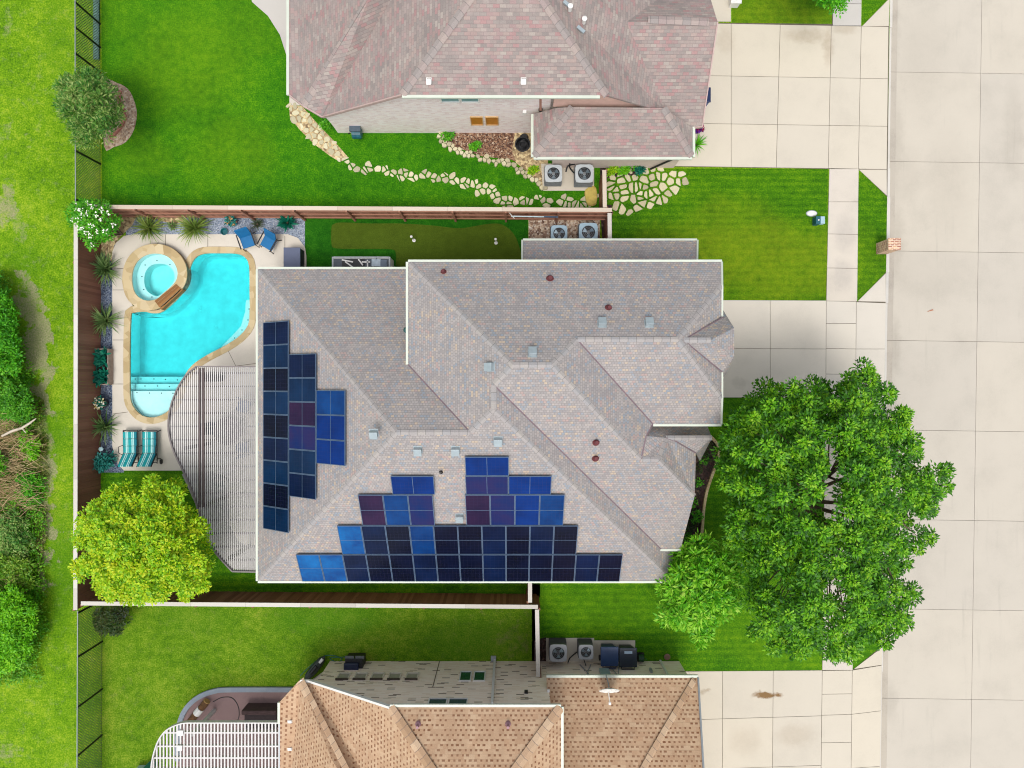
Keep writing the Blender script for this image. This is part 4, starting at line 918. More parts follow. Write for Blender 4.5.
# ------------------------------------------------------------------ fences
def fence(name, label, a, b, side, board, cap, rails=False, h=1.83, cat='fence', capw=.175, posts=True, bw=.14):
    a, b = Vector((*a[:2], 0)), Vector((*b[:2], 0)); d = (b - a).normalized(); ln = (b - a).length; nrm = Vector((-d.y, d.x, 0)) * side
    r = thing(name, label, cat, a); rz = math.atan2(d.y, d.x)
    m = MB(); n = max(1, int(ln / bw))
    for i in range(n):
        c = a + d*((i + .5)*ln/n) + nrm*random.uniform(.0, .012)
        m.box((c.x, c.y, h/2 - .01), (ln/n - .003, .02, h - .05 + random.uniform(-.02, .02)), rz)
    m.build('boards', board, r)
    rl = MB(); off = nrm*.05*(1 if rails else -1)
    for z in (.3, .95, 1.55): rl.bar(a + off + Vector((0, 0, z)), b + off + Vector((0, 0, z)), .045, .09)
    rl.build('rails', board, r)
    n = max(1, round(ln/2.4))
    for i in range(n + 1):
        if not posts: break
        c = a + d*(i*ln/n) + nrm*(.1 if rails else -.1)
        MB().box((c.x, c.y, h/2), (.09, .09, h - .04), rz).build('post', board, r)
    q = MB(); p0 = 0
    while p0 < ln - .01:
        p1 = min(ln, p0 + 2.4); e = Vector((0, 0, h)); q.bar(a + d*(p0 + .003) + e, a + d*(p1 - .003) + e, capw, .035); p0 = p1
    q.build('cap_rail', cap, r); return r
kf = H/(H-1.83)
fA, fB = P(75, 205.5, 1.83), P(75.5, 610, 1.83)
fence('wooden_fence', 'long brown board fence with pale cap along the pool yard and the meadow', P(76.0, 204.5, 1.83), P(75.5, 610, 1.83), 1, k['fence'], k['cap'], h=1.83)
fence('wooden_fence', 'red brown board fence with exposed rails and posts between pool yard and north lawn', P(612, 210, 1.83), P(80, 206.8, 1.83), 1, k['fence_red'], k['cap_tan'], rails=True)
fence('wooden_fence', 'dark brown board fence with pale cap between tan house lawn and the solar house', P(81, 603.3, 1.83), P(538, 606.8, 1.83), 1, k['fence_dark'], k['cap'])
fence('wooden_fence', 'short board fence from the rock bed to the solar house wall', P(609.5, 213, 1.83), P(610, 262, 1.83), -1, k['fence'], k['cap'])
fence('wooden_fence', 'short board fence beside flagstone walk, ending at the rose roof', P(604.3, 170, 1.83), P(604.8, 207.5, 1.83), -1, k['fence_dark'], k['cap_tan'])
fence('wooden_fence', 'short fence from dark board fence up to the south eave', P(530, 570, 1.83), P(530, 602.5, 1.83), 1, k['fence_dark'], k['cap'])
fence('wooden_fence', 'short board fence beside two air conditioners, ending at cream brick wall', P(537, 609.5, 1.83), P(538.2, 677, 1.83), -1, k['fence_dark'], k['cap'])
def chain(label, a, b, posts, h=1.83):
    a, b = Vector((*a[:2], 0)), Vector((*b[:2], 0)); d = (b - a).normalized(); ln = (b - a).length
    r = thing('chain_link_fence', label, 'fence', a)
    m = MB(); stp = .125; n = int((ln + h)/stp)
    for sg in (1, -1):
        for i in range(n):
            x0 = i*stp - (h if sg > 0 else 0); x1 = x0 + sg*h if sg > 0 else x0 - h
            if sg > 0: p, q = (x0, 0), (x0 + h, h)
            else: p, q = (x0, 0), (x0 - h, h)
            (xa, za), (xb, zb) = p, q
            def cl(xa, za, xb, zb):
                if xa > xb: xa, za, xb, zb = xb, zb, xa, za
                if xb < 0 or xa > ln: return None
                if xa < 0: t = (0-xa)/(xb-xa); xa, za = 0, za + (zb-za)*t
                if xb > ln: t = (ln-xa)/(xb-xa); xb, zb = ln, za + (zb-za)*t
                return xa, za, xb, zb
            c = cl(xa, za, xb, zb)
            if not c or c[2]-c[0] < .02: continue
            m.tube([a + d*c[0] + Vector((.006*sg, 0, c[1])), a + d*c[2] + Vector((.006*sg, 0, c[3]))], .0115, 3, False)
    m.build('wire_mesh', k['dkgreen'], r)
    MB().tube([a + Vector((0, 0, h)), b + Vector((0, 0, h))], .022, 8).build('top_rail', k['grey'], r)
    for y in posts:
        p = a + d*(abs(P(100, y).y - a.y)) 
        MB().tube([p, p + Vector((0, 0, h))], .045, 8).build('post', k['black'], r)
    return r
chain('upper green chain link fence with black posts, beside the round stone tree bed', P(99.8, -130), P(100.5, 216), [-110, -66, -22, 24, 47.5, 72, 115, 164, 210])
chain('green chain link fence with black posts along the tan house lawn', P(102.5, 598), P(101.3, 900), [600, 641.5, 689, 735, 782, 830, 880])
tag(MB().bar(P(97, -60) + V3((0, 0, .06)), P(97, 60) + V3((0, 0, .06)), .26, .05).build('edging_strip', plain('teal_edging', (96, 132, 122), .6, var=.3), None), 'weathered blue green plastic strip along the foot of the upper chain link fence', 'edging')

# ------------------------------------------------------------------ leaves
def leafobj(name, V4, mat, parent=None, off=(0, 0, 0)):
    n = len(V4)//4; me = bpy.data.meshes.new(name)
    V4 = V4 - np.array(off)
    me.vertices.add(n*4); me.vertices.foreach_set('co', V4.astype(np.float32).ravel())
    me.loops.add(n*4); me.loops.foreach_set('vertex_index', np.arange(n*4, dtype=np.int32))
    me.polygons.add(n); me.polygons.foreach_set('loop_start', np.arange(0, n*4, 4, dtype=np.int32))
    me.update(calc_edges=True); me.validate()
    return link(name, me, mat, parent)
def nrm_(a): return a/np.maximum(np.linalg.norm(a, axis=1, keepdims=True), 1e-6)
def leaves(cen, rad, per, Ln, Wd, squash=.75, zmin=-.35, radial=1.0, spread=.5, flat=.5, seed=0):
    g = np.random.default_rng(seed); cen = np.asarray(cen, float); rad = np.asarray(rad, float)
    idx = np.repeat(np.arange(len(cen)), per); m = len(idx)
    u = g.normal(size=(m, 3)); u[:, 2] = np.where(u[:, 2] < zmin*2, -u[:, 2], u[:, 2]); u = nrm_(u)
    p = cen[idx] + u*(rad[idx]*g.random(m)**.45)[:, None]*np.array([1, 1, squash])
    ax = nrm_(u*np.array([radial, radial, radial*flat]) + spread*g.normal(size=(m, 3))*np.array([1, 1, .6]))
    upv = np.array([0, 0, 1.]) + .45*g.normal(size=(m, 3))
    sd = nrm_(np.cross(ax, upv)); no = np.cross(sd, ax)
    l = Ln*g.uniform(.65, 1.35, m)[:, None]; w = Wd*g.uniform(.7, 1.3, m)[:, None]
    a = p; b = p + ax*l*.45 + sd*w*.5 + no*w*.12; c = p + ax*l - no*l*.12; e = p + ax*l*.45 - sd*w*.5 + no*w*.12
    return np.stack([a, b, c, e], 1).reshape(-1, 3)
def crown_points(poly, n, hb, ht, seed, gaps=(), hm=None, low=0, cen=None, jit=.5):
    rr = random.Random(seed); xs = [p.x for p in poly]; ys = [p.y for p in poly]; out = []; hm = hm or hb
    mx = max(edge_dist((x, y), poly) for x in np.linspace(min(xs), max(xs), 15) for y in np.linspace(min(ys), max(ys), 15) if inside((x, y), poly))
    tries = 0; mind = math.sqrt((max(xs)-min(xs))*(max(ys)-min(ys))/n)*.62
    while len(out) < n and tries < n*60:
        tries += 1; p = Vector((rr.uniform(min(xs), max(xs)), rr.uniform(min(ys), max(ys))))
        if not inside(p, poly): continue
        d = 1 - min(1, edge_dist(p, poly)/mx); z = hb + (ht-hb)*math.sqrt(max(0, 1-d*d)) - low*rr.random() + rr.uniform(-jit, jit)
        q = p*((H-z)/(H-hm))
        if any((p - c).length < r for c, r in gaps): continue
        if tries < n*30 and any((q - Vector(o[:2])).length < mind and abs(o[2]-z) < .8 for o in out): continue
        out.append((q.x, q.y, z))
    return out
def tree(name, label, cat, outline, hm, hb, ht, trunk, mat, bark, n, r, per, Ln, Wd, seed, gaps=(), lowfrac=.6, low=2.0, group=None, limbs=26, tr=.16, tip=None, tipn=26, zj=.5, **kw):
    poly = [Vector(p[:2]) for p in pp(outline, hm)]
    gp = [(P(x, y, hm).xy, rr_*1.75*(H-hm)/F) for x, y, rr_ in gaps]
    base = P(*trunk); t = thing(name, label, cat, base, 0, group)
    c1_ = crown_points(poly, n, hb, ht, seed, gp, hm, jit=zj); inner = offset_loop(poly, -.35)
    c2_ = crown_points(inner, int(n*lowfrac), hb - .3, ht - low, seed + 1, gp, hm, low=1.0)
    cs_ = c1_ + c2_; rad = [r*random.uniform(.7, 1.25) for _ in cs_]
    leafobj('crown', leaves(cs_, rad, per, Ln, Wd, seed=seed, **kw), mat, t, base)
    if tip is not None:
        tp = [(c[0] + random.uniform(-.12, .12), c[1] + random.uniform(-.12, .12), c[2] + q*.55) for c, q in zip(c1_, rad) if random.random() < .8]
        leafobj('lit_top_leaves', leaves(tp, [r*.5]*len(tp), tipn, Ln*.75, Wd*.9, seed=seed + 9, squash=.5, zmin=0, spread=.3, flat=.6), tip, t, base)  # paler leaves on clump tops: the light spots put into leaf colour
    m = MB(); rr = random.Random(seed); ctr = sum(poly, Vector((0, 0)))/len(poly)
    fork = Vector((lerp(base.x, ctr.x, .35), lerp(base.y, ctr.y, .35), hb*.45))
    m.tube([base, base.lerp(fork, .5) + V3((.05, .03, 0)), fork], [tr*1.25, tr, tr*.85], 9)
    mains = []
    for i in range(6):
        an = i*math.pi/3 + rr.uniform(-.3, .3); ex = edge_dist(ctr, poly)
        e = Vector((ctr.x + math.cos(an)*ex*.42, ctr.y + math.sin(an)*ex*.42, hb + (ht-hb)*.35)); mains.append(e)
        m.tube([fork, fork.lerp(e, .5) + V3((0, 0, .25)), e], [tr*.6, tr*.42, tr*.26], 6)
    for q in rr.sample(cs_, min(limbs, len(cs_))):
        q = Vector(q); e = min(mains, key=lambda v: (v - q).length)
        m.tube([e, e.lerp(q, .5) + V3((rr.uniform(-.15, .15), rr.uniform(-.15, .15), .12)), q], [tr*.25, tr*.16, tr*.07], 5)
    m.build('trunk', bark, t); return t
k['bark'] = plain('bark', (92, 76, 62), .9, var=.3, scale=5, bumpk=.6)
k['leaf_oak'] = leafmat('leaf_oak', [(22, 70, 6), (50, 110, 10), (90, 154, 16), (144, 196, 30)])
k['leaf_lit'] = leafmat('leaf_lit', [(72, 146, 16), (104, 174, 24), (138, 192, 34), (172, 206, 54)])  # brighter greens painting the light on the clump tops
k['leaf_lit_yellow'] = leafmat('leaf_lit_yellow', [(150, 190, 18), (188, 206, 26), (214, 208, 44)])
k['leaf_small'] = leafmat('leaf_small', [(50, 124, 14), (84, 164, 20), (122, 194, 34), (160, 212, 60), (196, 220, 110)])
k['leaf_yellow'] = leafmat('leaf_yellow', [(72, 140, 10), (118, 178, 14), (158, 202, 20), (192, 214, 30), (216, 206, 44)])
k['leaf_olive'] = leafmat('leaf_olive', [(30, 84, 26), (62, 122, 36), (100, 148, 54), (160, 180, 100), (130, 150, 74)])
k['leaf_green'] = leafmat('leaf_green', [(40, 112, 12), (64, 150, 18), (98, 182, 26), (140, 204, 50)])
k['leaf_bright'] = leafmat('leaf_bright', [(60, 140, 8), (98, 178, 14), (132, 202, 24), (164, 214, 44)])
k['leaf_dark'] = leafmat('leaf_dark', [(20, 52, 16), (40, 72, 22), (70, 84, 34), (96, 76, 44)])
k['leaf_teal'] = leafmat('leaf_teal', [(10, 72, 62), (16, 104, 84), (30, 132, 104), (70, 160, 120)], .4)
k['leaf_blue'] = leafmat('leaf_blue', [(14, 84, 70), (30, 120, 110), (60, 150, 140), (40, 120, 60)])
k['blade'] = leafmat('yucca_blade', [(52, 84, 40), (88, 120, 62), (124, 150, 88), (158, 172, 112)], .5, .15)
k['blade2'] = leafmat('grass_blade', [(70, 104, 34), (104, 134, 52), (140, 160, 76), (170, 176, 100)], .5, .2)
k['petal'] = plain('white_petal', (238, 236, 222), .6, var=.03); k['dry'] = leafmat('dry_twig', [(120, 98, 66), (164, 138, 98), (196, 172, 128), (214, 194, 152)], .8, .05)

oak = [(722, 455), (724, 430), (733, 412), (752, 398), (763, 388), (780, 385), (790, 376), (800, 378), (812, 383), (830, 388), (846, 378), (857, 363), (869, 371), (871, 386), (878, 396), (896, 387), (892, 402), (888, 414), (904, 412), (910, 424), (916, 436), (916, 452), (912, 468), (926, 470), (938, 468), (952, 466), (942, 476), (944, 490), (932, 500), (932, 510), (910, 517), (908, 524), (928, 530), (930, 542), (908, 548), (902, 560), (902, 576), (917, 601), (902, 603), (908, 622), (893, 632), (882, 646), (862, 652), (836, 661), (822, 650), (800, 655), (783, 652), (768, 648), (752, 634), (752, 622), (750, 600), (754, 578), (744, 552), (726, 540), (732, 520), (728, 500), (720, 480)]
tree('shade_tree', 'largest dark green shade tree, spreading over front lawn, sidewalk and street edge', 'tree', oak, 6.2, 4.6, 8.6, (758, 498), k['leaf_oak'], k['bark'], 320, .37, 150, .145, .07, 21, tipn=56, tip=k['leaf_lit'], zj=.85, squash=.6, spread=.4,
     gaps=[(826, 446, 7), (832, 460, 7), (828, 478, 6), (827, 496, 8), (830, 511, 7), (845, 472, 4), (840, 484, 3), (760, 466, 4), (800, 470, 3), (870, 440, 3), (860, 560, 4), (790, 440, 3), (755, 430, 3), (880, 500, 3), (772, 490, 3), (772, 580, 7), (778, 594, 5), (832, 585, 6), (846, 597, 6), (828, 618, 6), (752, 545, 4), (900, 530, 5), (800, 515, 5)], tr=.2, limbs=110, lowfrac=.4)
sm = [(665, 575), (670, 562), (682, 548), (702, 534), (712, 546), (726, 552), (738, 566), (741, 590), (736, 608), (726, 620), (712, 622), (702, 644), (694, 640), (690, 626), (672, 628), (662, 615), (661, 595)]
tree('small_tree', 'bright green young tree with long whorled leaves at corner of grey roof', 'tree', sm, 3.0, 2.2, 4.0, (693, 578), k['leaf_small'], k['bark'], 110, .24, 60, .24, .075, 33, zj=.45, lowfrac=.5, low=.9, tr=.07, limbs=30, spread=.35, flat=.8)
ye = [(78, 530), (86, 514), (98, 500), (110, 492), (118, 484), (134, 488), (150, 476), (164, 484), (178, 482), (186, 496), (192, 506), (203, 520), (206, 545), (212, 556), (204, 575), (204, 590), (196, 600), (178, 594), (160, 602), (140, 603), (118, 600), (100, 592), (90, 582), (78, 576), (76, 556)]
tree('yellow_tree', 'round yellow green tree in the fence corner beside the pergola', 'tree', ye, 4.0, 3.0, 5.4, (152, 522), k['leaf_yellow'], k['bark'], 210, .28, 90, .13, .075, 45, tip=k['leaf_lit_yellow'], tipn=14, zj=.55, squash=.6, lowfrac=.5, low=1.2, tr=.1, limbs=30, gaps=[(86, 552, 4), (92, 580, 4)])
ol = [(58, 98), (60, 84), (72, 76), (84, 72), (98, 73), (108, 84), (116, 96), (122, 112), (116, 124), (108, 136), (96, 142), (82, 146), (76, 134), (68, 120), (62, 112)]
tree('olive_tree', 'olive green tree leaning over the fence by a round stone bed', 'tree', ol, 2.8, 2.1, 3.6, (105, 116), k['leaf_olive'], k['bark'], 80, .27, 80, .16, .05, 57, lowfrac=.5, low=.8, tr=.06, limbs=24, spread=.6, flat=1.1)
tc = [(815, -80), (850, -60), (858, -30), (848, 0), (842, 10), (826, 8), (812, -20)]
tree('street_tree', 'small leafy tree overhanging the sidewalk at the top edge of the lawn', 'tree', tc, 3.2, 2.6, 4.2, (828, -10), k['leaf_green'], k['bark'], 60, .3, 80, .14, .07, 61, tr=.07, limbs=14)
def shrub(name, label, cat, outline, hm, hb, ht, mat, n, r, per, Ln, Wd, seed, group=None, flowers=0, fmat=None, **kw):
    poly = [Vector(p[:2]) for p in pp(outline, hm)]; c = sum(poly, Vector((0, 0)))/len(poly)*((H)/(H-hm)); base = V3((c.x*(H-hm)/H, c.y*(H-hm)/H, 0))
    t = thing(name, label, cat, base, 0, group)
    cs_ = crown_points(poly, n, hb, ht, seed, (), hm, low=.3, jit=.15)
    leafobj('foliage', leaves(cs_, [r*random.uniform(.7, 1.2) for _ in cs_], per, Ln, Wd, seed=seed, **kw), mat, t, base)
    m = MB(); rr = random.Random(seed)
    for q in rr.sample(cs_, min(12, len(cs_))): m.tube([base, base.lerp(Vector(q), .6) + V3((0, 0, .1)), q], [.03, .02, .008], 5)
    m.build('stems', k['bark'], t)
    if flowers:
        f = crown_points(poly, flowers, hb + .22, ht + .3, seed + 5, (), hm, jit=.05); leafobj('blossoms', leaves(f, [.09]*len(f), 9, .075, .06, seed=seed, squash=.5, zmin=0), fmat, t, base)
    return t
shrub('flowering_shrub', 'green shrub with white blossom clusters in the corner of the pool yard', 'shrub', [(70, 216), (76, 204), (92, 201), (104, 205), (114, 212), (118, 228), (112, 236), (100, 240), (93, 246), (88, 240), (80, 232)], 2.1, 1.6, 2.5, k['leaf_green'], 50, .24, 70, .12, .06, 71, flowers=22, fmat=k['petal'])
shrub('dark_shrub', 'dark reddish green shrub behind the dark board fence at the lawn corner', 'shrub', [(94, 618), (100, 608), (114, 605), (126, 608), (128, 618), (122, 630), (110, 634), (100, 630)], .9, .5, 1.3, k['leaf_dark'], 34, .2, 70, .11, .045, 73)
for i, (ol_, lb, mt_, ht_) in enumerate([
    ([(-40, 300), (2, 275), (12, 292), (22, 320), (26, 350), (20, 372), (0, 380), (-40, 380)], 'upper dense green bush at the left edge of the meadow', 'leaf_green', 1.7),
    ([(-40, 372), (10, 366), (28, 378), (36, 398), (38, 414), (28, 422), (0, 410), (-40, 410)], 'darker low bush just above the dead brush at the left edge', 'leaf_dark2', 1.2),
    ([(-50, 600), (0, 592), (18, 588), (30, 592), (40, 610), (40, 630), (34, 652), (22, 668), (0, 672), (-50, 672)], 'large bright lime bush at the lower left edge of the meadow', 'leaf_bright', 1.9),
    ([(-20, 440), (4, 452), (10, 462), (8, 474), (-6, 480), (-20, 478)], 'small bright bush poking out of the dead brush', 'leaf_green', 1.0),
    ([(28, 436), (40, 438), (44, 450), (38, 460), (30, 456)], 'tiny yellow green bush beside the dead brush, right of the fallen branch', 'leaf_bright', .5),
    ([(24, 478), (40, 474), (48, 484), (44, 500), (34, 506), (24, 494)], 'low weedy bush below the dead brush', 'leaf_green', .5),
    ([(4, 520), (18, 512), (34, 522), (38, 540), (28, 560), (10, 556)], 'straggly olive bush halfway down the left edge', 'leaf_olive', .8),
    ([(-10, 560), (16, 552), (36, 562), (38, 584), (20, 590), (-10, 590)], 'shaggy mid green bush just above the lime bush', 'leaf_mixed', .9)]):
    if mt_ == 'leaf_dark2': k['leaf_dark2'] = leafmat('leaf_dark2', [(40, 106, 14), (66, 142, 20), (98, 170, 30), (136, 190, 44)])
    if mt_ == 'leaf_mixed': k['leaf_mixed'] = leafmat('leaf_mixed', [(56, 112, 16), (92, 144, 24), (130, 168, 40), (180, 184, 100)])
    ol_ = [(x - 5, y) for x, y in ol_]
    a_ = abs(sum(ol_[q][0]*ol_[(q+1) % len(ol_)][1] - ol_[(q+1) % len(ol_)][0]*ol_[q][1] for q in range(len(ol_))))/2
    shrub('bush', lb, 'bush', ol_, ht_*.6, ht_*.45, ht_, k[mt_], max(14, int(a_/26)), .24, 80, .12, .06, 81 + i, group='bushes along the meadow edge')
def tangle(name, label, cat, poly, n, mat, seed, Lr=(.4, 1.2), hmax=.7, r=.012):
    g = random.Random(seed); po = [Vector(p[:2]) for p in pp(poly)]; xs = [p.x for p in po]; ys = [p.y for p in po]; m = MB(); c = 0
    while c < n:
        p = Vector((g.uniform(min(xs), max(xs)), g.uniform(min(ys), max(ys))))
        if not inside(p, po): continue
        c += 1; an = g.uniform(-.9, .9) + (math.pi if g.random() < .5 else 0); l = g.uniform(*Lr); z = g.uniform(.02, hmax); d = V3((math.cos(an), math.sin(an), g.uniform(-.15, .35)))
        a = V3((p.x, p.y, z)); b = a + d*l*.5 + V3((g.uniform(-.08, .08), g.uniform(-.08, .08), .05)); e = a + d*l + V3((g.uniform(-.1, .1), g.uniform(-.1, .1), -.08))
        m.tube([a, b, e], [r, r*.8, r*.3], 4, False)
    return m, po
m, po = tangle('x', '', '', [(-30, 404), (6, 408), (26, 424), (40, 444), (36, 468), (38, 500), (24, 522), (-30, 522)], 1100, k['dry'], 3)
tag(m.build('dead_brush', k['dry'], None, fix=False), 'heap of dry tan brush and twigs at the left edge', 'brush')
m, po = tangle('x', '', '', [(-20, 572), (10, 566), (26, 574), (22, 590), (4, 600), (-20, 598)], 260, k['dry'], 4)
tag(m.build('dead_brush', k['dry'], None, fix=False), 'small patch of dry twigs just above lime bush', 'brush')
b_ = MB(); br = [P(2, 436, .75), P(12, 431, .8), P(22, 428, .82), P(30, 423, .85), P(36, 418.5, .95)]
b_.tube(br, [.05, .06, .055, .05, .02], 7); b_.tube([br[2], P(26, 433, .8)], [.035, .02], 6)
tag(b_.build('fallen_branch', plain('bleached_wood', (190, 178, 160), .8, var=.15), None), 'bleached bare branch lying on the dead brush', 'branch')
# ------------------------------------------------------------------ bed plants
def blades(n, Ln, w, z0=0.0, e0=8, e1=80, droop=.5, seed=0, seg=4):
    g = random.Random(seed); Q = []
    for i in range(n):
        az = g.uniform(0, 2*math.pi); el = R(g.uniform(e0, e1)); l = Ln*g.uniform(.7, 1.15); d = V3((math.cos(az), math.sin(az), 0)); sd = V3((-d.y, d.x, 0)); pts = []
        p = V3((0, 0, z0)) + d*g.uniform(0, .05); e = el
        for q in range(seg + 1):
            t = q/seg; ww = w*(1 - t**2.2)*(.6 + .4*min(1, t*4)); pts.append((p - sd*ww/2, p + sd*ww/2)); p = p + (d*math.cos(e) + V3((0, 0, math.sin(e))))*l/seg; e -= droop*t*1.2
        for q in range(seg): Q += [pts[q][0], pts[q][1], pts[q+1][1], pts[q+1][0]]
    V = np.array([tuple(v) for v in Q])
    return V
def blade_island(V, name, mat, parent):        # one mesh, strips welded so that each blade is one island
    me = bpy.data.meshes.new(name); n = len(V)//4
    me.from_pydata([tuple(v) for v in V], [], [[4*i, 4*i+1, 4*i+2, 4*i+3] for i in range(n)])
    bm = bmesh.new(); bm.from_mesh(me); bmesh.ops.remove_doubles(bm, verts=bm.verts, dist=1e-5); bm.to_mesh(me); bm.free(); return link(name, me, mat, parent)
def spiky(name, label, cat, px, py, n, Ln, w, mat, seed, group=None, **kw):
    t = thing(name, label, cat, P(px, py), 0, group)
    blade_island(blades(n, Ln, w, .12, seed=seed, **kw), 'leaves', mat, t)
    MB().lathe([(.09, 0), (.07, .1), (.04, .18)], (0, 0, 0), 8).build('stem', k['bark'], t, world=False); return t
gy = 'spiky plants in the pool yard beds'
spiky('yucca', 'spiky grey green yucca, left one of the pair beside the back fence near the spa', 'yucca', 151, 229, 120, .9, .05, k['blade2'], 1, gy, droop=.8)
spiky('yucca', 'spiky yucca beside back fence between the spa and blue chairs, fullest of all', 'yucca', 197, 229, 140, .95, .05, k['blade2'], 2, gy, droop=.8)
spiky('yucca', 'spiky yucca in the west bed directly left of the spa', 'yucca', 109, 270, 130, .92, .055, k['blade'], 3, gy, droop=.75)
spiky('yucca', 'spiky yucca in the west bed left of the pool, above the twin planter', 'yucca', 108.5, 321, 120, .88, .055, k['blade'], 4, gy, droop=.65)
spiky('yucca', 'sparse spiky yucca in the west bed between the flower pot and teal plant', 'yucca', 107.5, 426, 70, .92, .065, k['blade'], 5, gy, droop=.7)
spiky('yucca', 'small dark spiky tuft in blue gravel between colourful pot and round agave', 'yucca', 258.5, 225, 70, .42, .03, leafmat('dusk_blade', [(62, 78, 58), (92, 104, 76), (120, 120, 96)]), 6, gy, droop=.9)
spiky('agave', 'round deep teal agave in blue gravel at the end of the back bed', 'agave', 288.5, 223.5, 70, .52, .14, k['leaf_teal'], 7, gy, e0=5, e1=75, droop=.2)
spiky('ground_plant', 'small grey tuft between the two yuccas at the back fence', 'plant', 174, 226.5, 60, .28, .05, k['blade'], 8, gy, droop=.9)
t = thing('planter_box', 'long planter box with two clumps of teal succulents beside the west fence', 'planter', P(106.5, 367))
a_ = P(94, 349, .4); m = MB(); wx, wy = .62, 1.62
for dx, dy, sx, sy in ((-wx/2, 0, .05, wy), (wx/2, 0, .05, wy), (0, -wy/2, wx - .06, .05), (0, wy/2, wx - .06, .05)): m.box((dx, dy, .22), (sx, sy, .44))
m.build('box', plain('planter_wood', (150, 132, 120), .7, var=.2), t, world=False)
MB().box((0, 0, .36), (wx - .07, wy - .07, .06)).build('soil', plain('soil', (34, 26, 22), .95, var=.3), t, world=False)
for i, dy in enumerate((.42, -.42)):
    V = np.concatenate([blades(20, .32, .13, .42, e0=5, e1=70, droop=.2, seed=20 + i*9 + q) + np.array([dx_, dy + dy_, 0]) for q, (dx_, dy_) in enumerate(((-.14, .12), (.14, .14), (.0, -.05), (-.12, -.22), (.15, -.2)))])
    blade_island(V, 'succulent', k['leaf_teal'], t)
def potplant(label, px, py, potmat, V, mats, group='potted plants in the pool yard', r=.2, h=.3):
    t = thing('potted_plant', label, 'potted plant', P(px, py), 0, group)
    MB().lathe([(r*.7, 0), (r, h), (r*1.08, h), (r*1.08, h + .04), (r*.9, h + .04), (r*.85, h - .04)], (0, 0, 0), 14).build('pot', potmat, t, world=False)
    for i, (v, m_) in enumerate(zip(V, mats)): 
        link('foliage' if i == 0 else 'flowers', leafobj('tmp', v, m_).data, None, t)
        bpy.data.objects.remove(bpy.data.objects['tmp'])
    return t
lf = lambda sd, r, n, L_, W_: leaves([(0, 0, .42)], [r], n, L_, W_, seed=sd, zmin=0)
yel = leafmat('mixed_bloom', [(220, 190, 40), (236, 226, 190), (240, 240, 230), (226, 150, 60)])
teal_pot = plain('teal_glaze', (30, 130, 140), .25, var=.1); 
potplant('potted flowers, white and yellow, beside the sparse yucca in the west bed', 105.5, 403, k['blackpl'], [lf(1, .26, 70, .14, .08), lf(2, .3, 70, .1, .09)], [k['leaf_teal'], yel], r=.24)
potplant('teal pot of orange and green leaves on blue gravel at the back fence', 234.5, 223.5, teal_pot, [lf(3, .2, 60, .16, .08), lf(4, .22, 26, .1, .08)], [k['leaf_blue'], leafmat('orange_leaf', [(190, 110, 40), (214, 160, 90), (222, 200, 150)])], r=.2)
tag(MB().lathe([(.12, 0), (.16, .1), (.17, .12), (.14, .12), (.1, .03)], P(225, 232), 14).build('bowl', plain('dark_teal', (22, 90, 96), .3), None), 'small dark teal bowl at the front edge of the blue gravel', 'bowl')
t = thing('garden_light', 'small round pale blue garden light in slate gravel near the loungers', 'garden light', P(105, 448.5))
MB().lathe([(.03, 0), (.03, .25)], (0, 0, 0), 8).build('stake', k['grey'], t, world=False); MB().lathe([(.03, .25), (.1, .28), (.1, .34), (.05, .37)], (0, 0, 0), 12).build('lens', plain('pale_lens', (180, 214, 220), .3), t, world=False)
t = thing('teal_bush', 'teal green leafy bush at the end of the slate bed beside the loungers', 'bush', P(106, 462))
leafobj('foliage', leaves([(-.25, .02, .35), (.0, .1, .45), (.22, .0, .4), (.05, -.14, .3), (-.12, -.1, .4), (.3, .18, .3)], [.28]*6, 80, .17, .08, seed=5), k['leaf_blue'], t)
MB().tube([(0, 0, 0), (0, 0, .3)], .03, 6).build('stems', k['bark'], t, world=False)
def groundplant(name, label, px, py, r, mat, seed, h=.25, n=70, group=None, Ln=.12):
    t = thing(name, label, 'plant', P(px, py), 0, group)
    leafobj('foliage', leaves([(0, 0, h*.6), (r*.4, r*.2, h*.5), (-r*.4, -r*.2, h*.5)], [r*.6]*3, n, Ln, Ln*.5, seed=seed), mat, t)
    MB().tube([(0, 0, 0), (0, 0, h*.5)], .02, 5).build('stems', k['bark'], t, world=False); return t
gp = 'small plants beside the house walls'
groundplant('ground_plant', 'small green plant beside flagstones at the corner of the pink brick wall', 327, 125.5, .3, k['leaf_green'], 3, group=gp)
groundplant('ground_plant', 'round green plant at the left tip of the mulch bed', 447.5, 137, .3, k['leaf_green'], 4, group=gp)
groundplant('ground_plant', 'low green plant inside the stone edging of the mulch bed', 475.5, 147, .26, k['leaf_green'], 5, group=gp)
groundplant('ground_plant', 'yellow green plant on the rocks beside the pale air conditioner', 533, 171, .24, k['leaf_yellow'], 6, group=gp)
for i, (x, y, m_, r, l) in enumerate([(612, 172, 'leaf_yellow', .28, 'yellow green plant against the board fence in the entry bed'), (623, 172, 'leaf_bright', .26, 'lime plant second from the board fence in the entry bed'), (634, 165, 'leaf_green', .42, 'bushy green plant at the middle of the entry bed'), (639, 171, 'leaf_teal', .24, 'teal plant at the right end of the entry bed')]):
    groundplant('ground_plant', l, x, y, r, k[m_], 10 + i, .35, group=gp)
t = spiky('strappy_plant', 'green strappy plant at the rose roof corner beside the driveway', 'plant', 695, 146, 46, .62, .05, k['leaf_green'], 31, None, droop=.9)
t = thing('flower_pot', 'pot of purple and red flowers tucked under the rose roof corner', 'flower pot', P(696.5, 131.5))
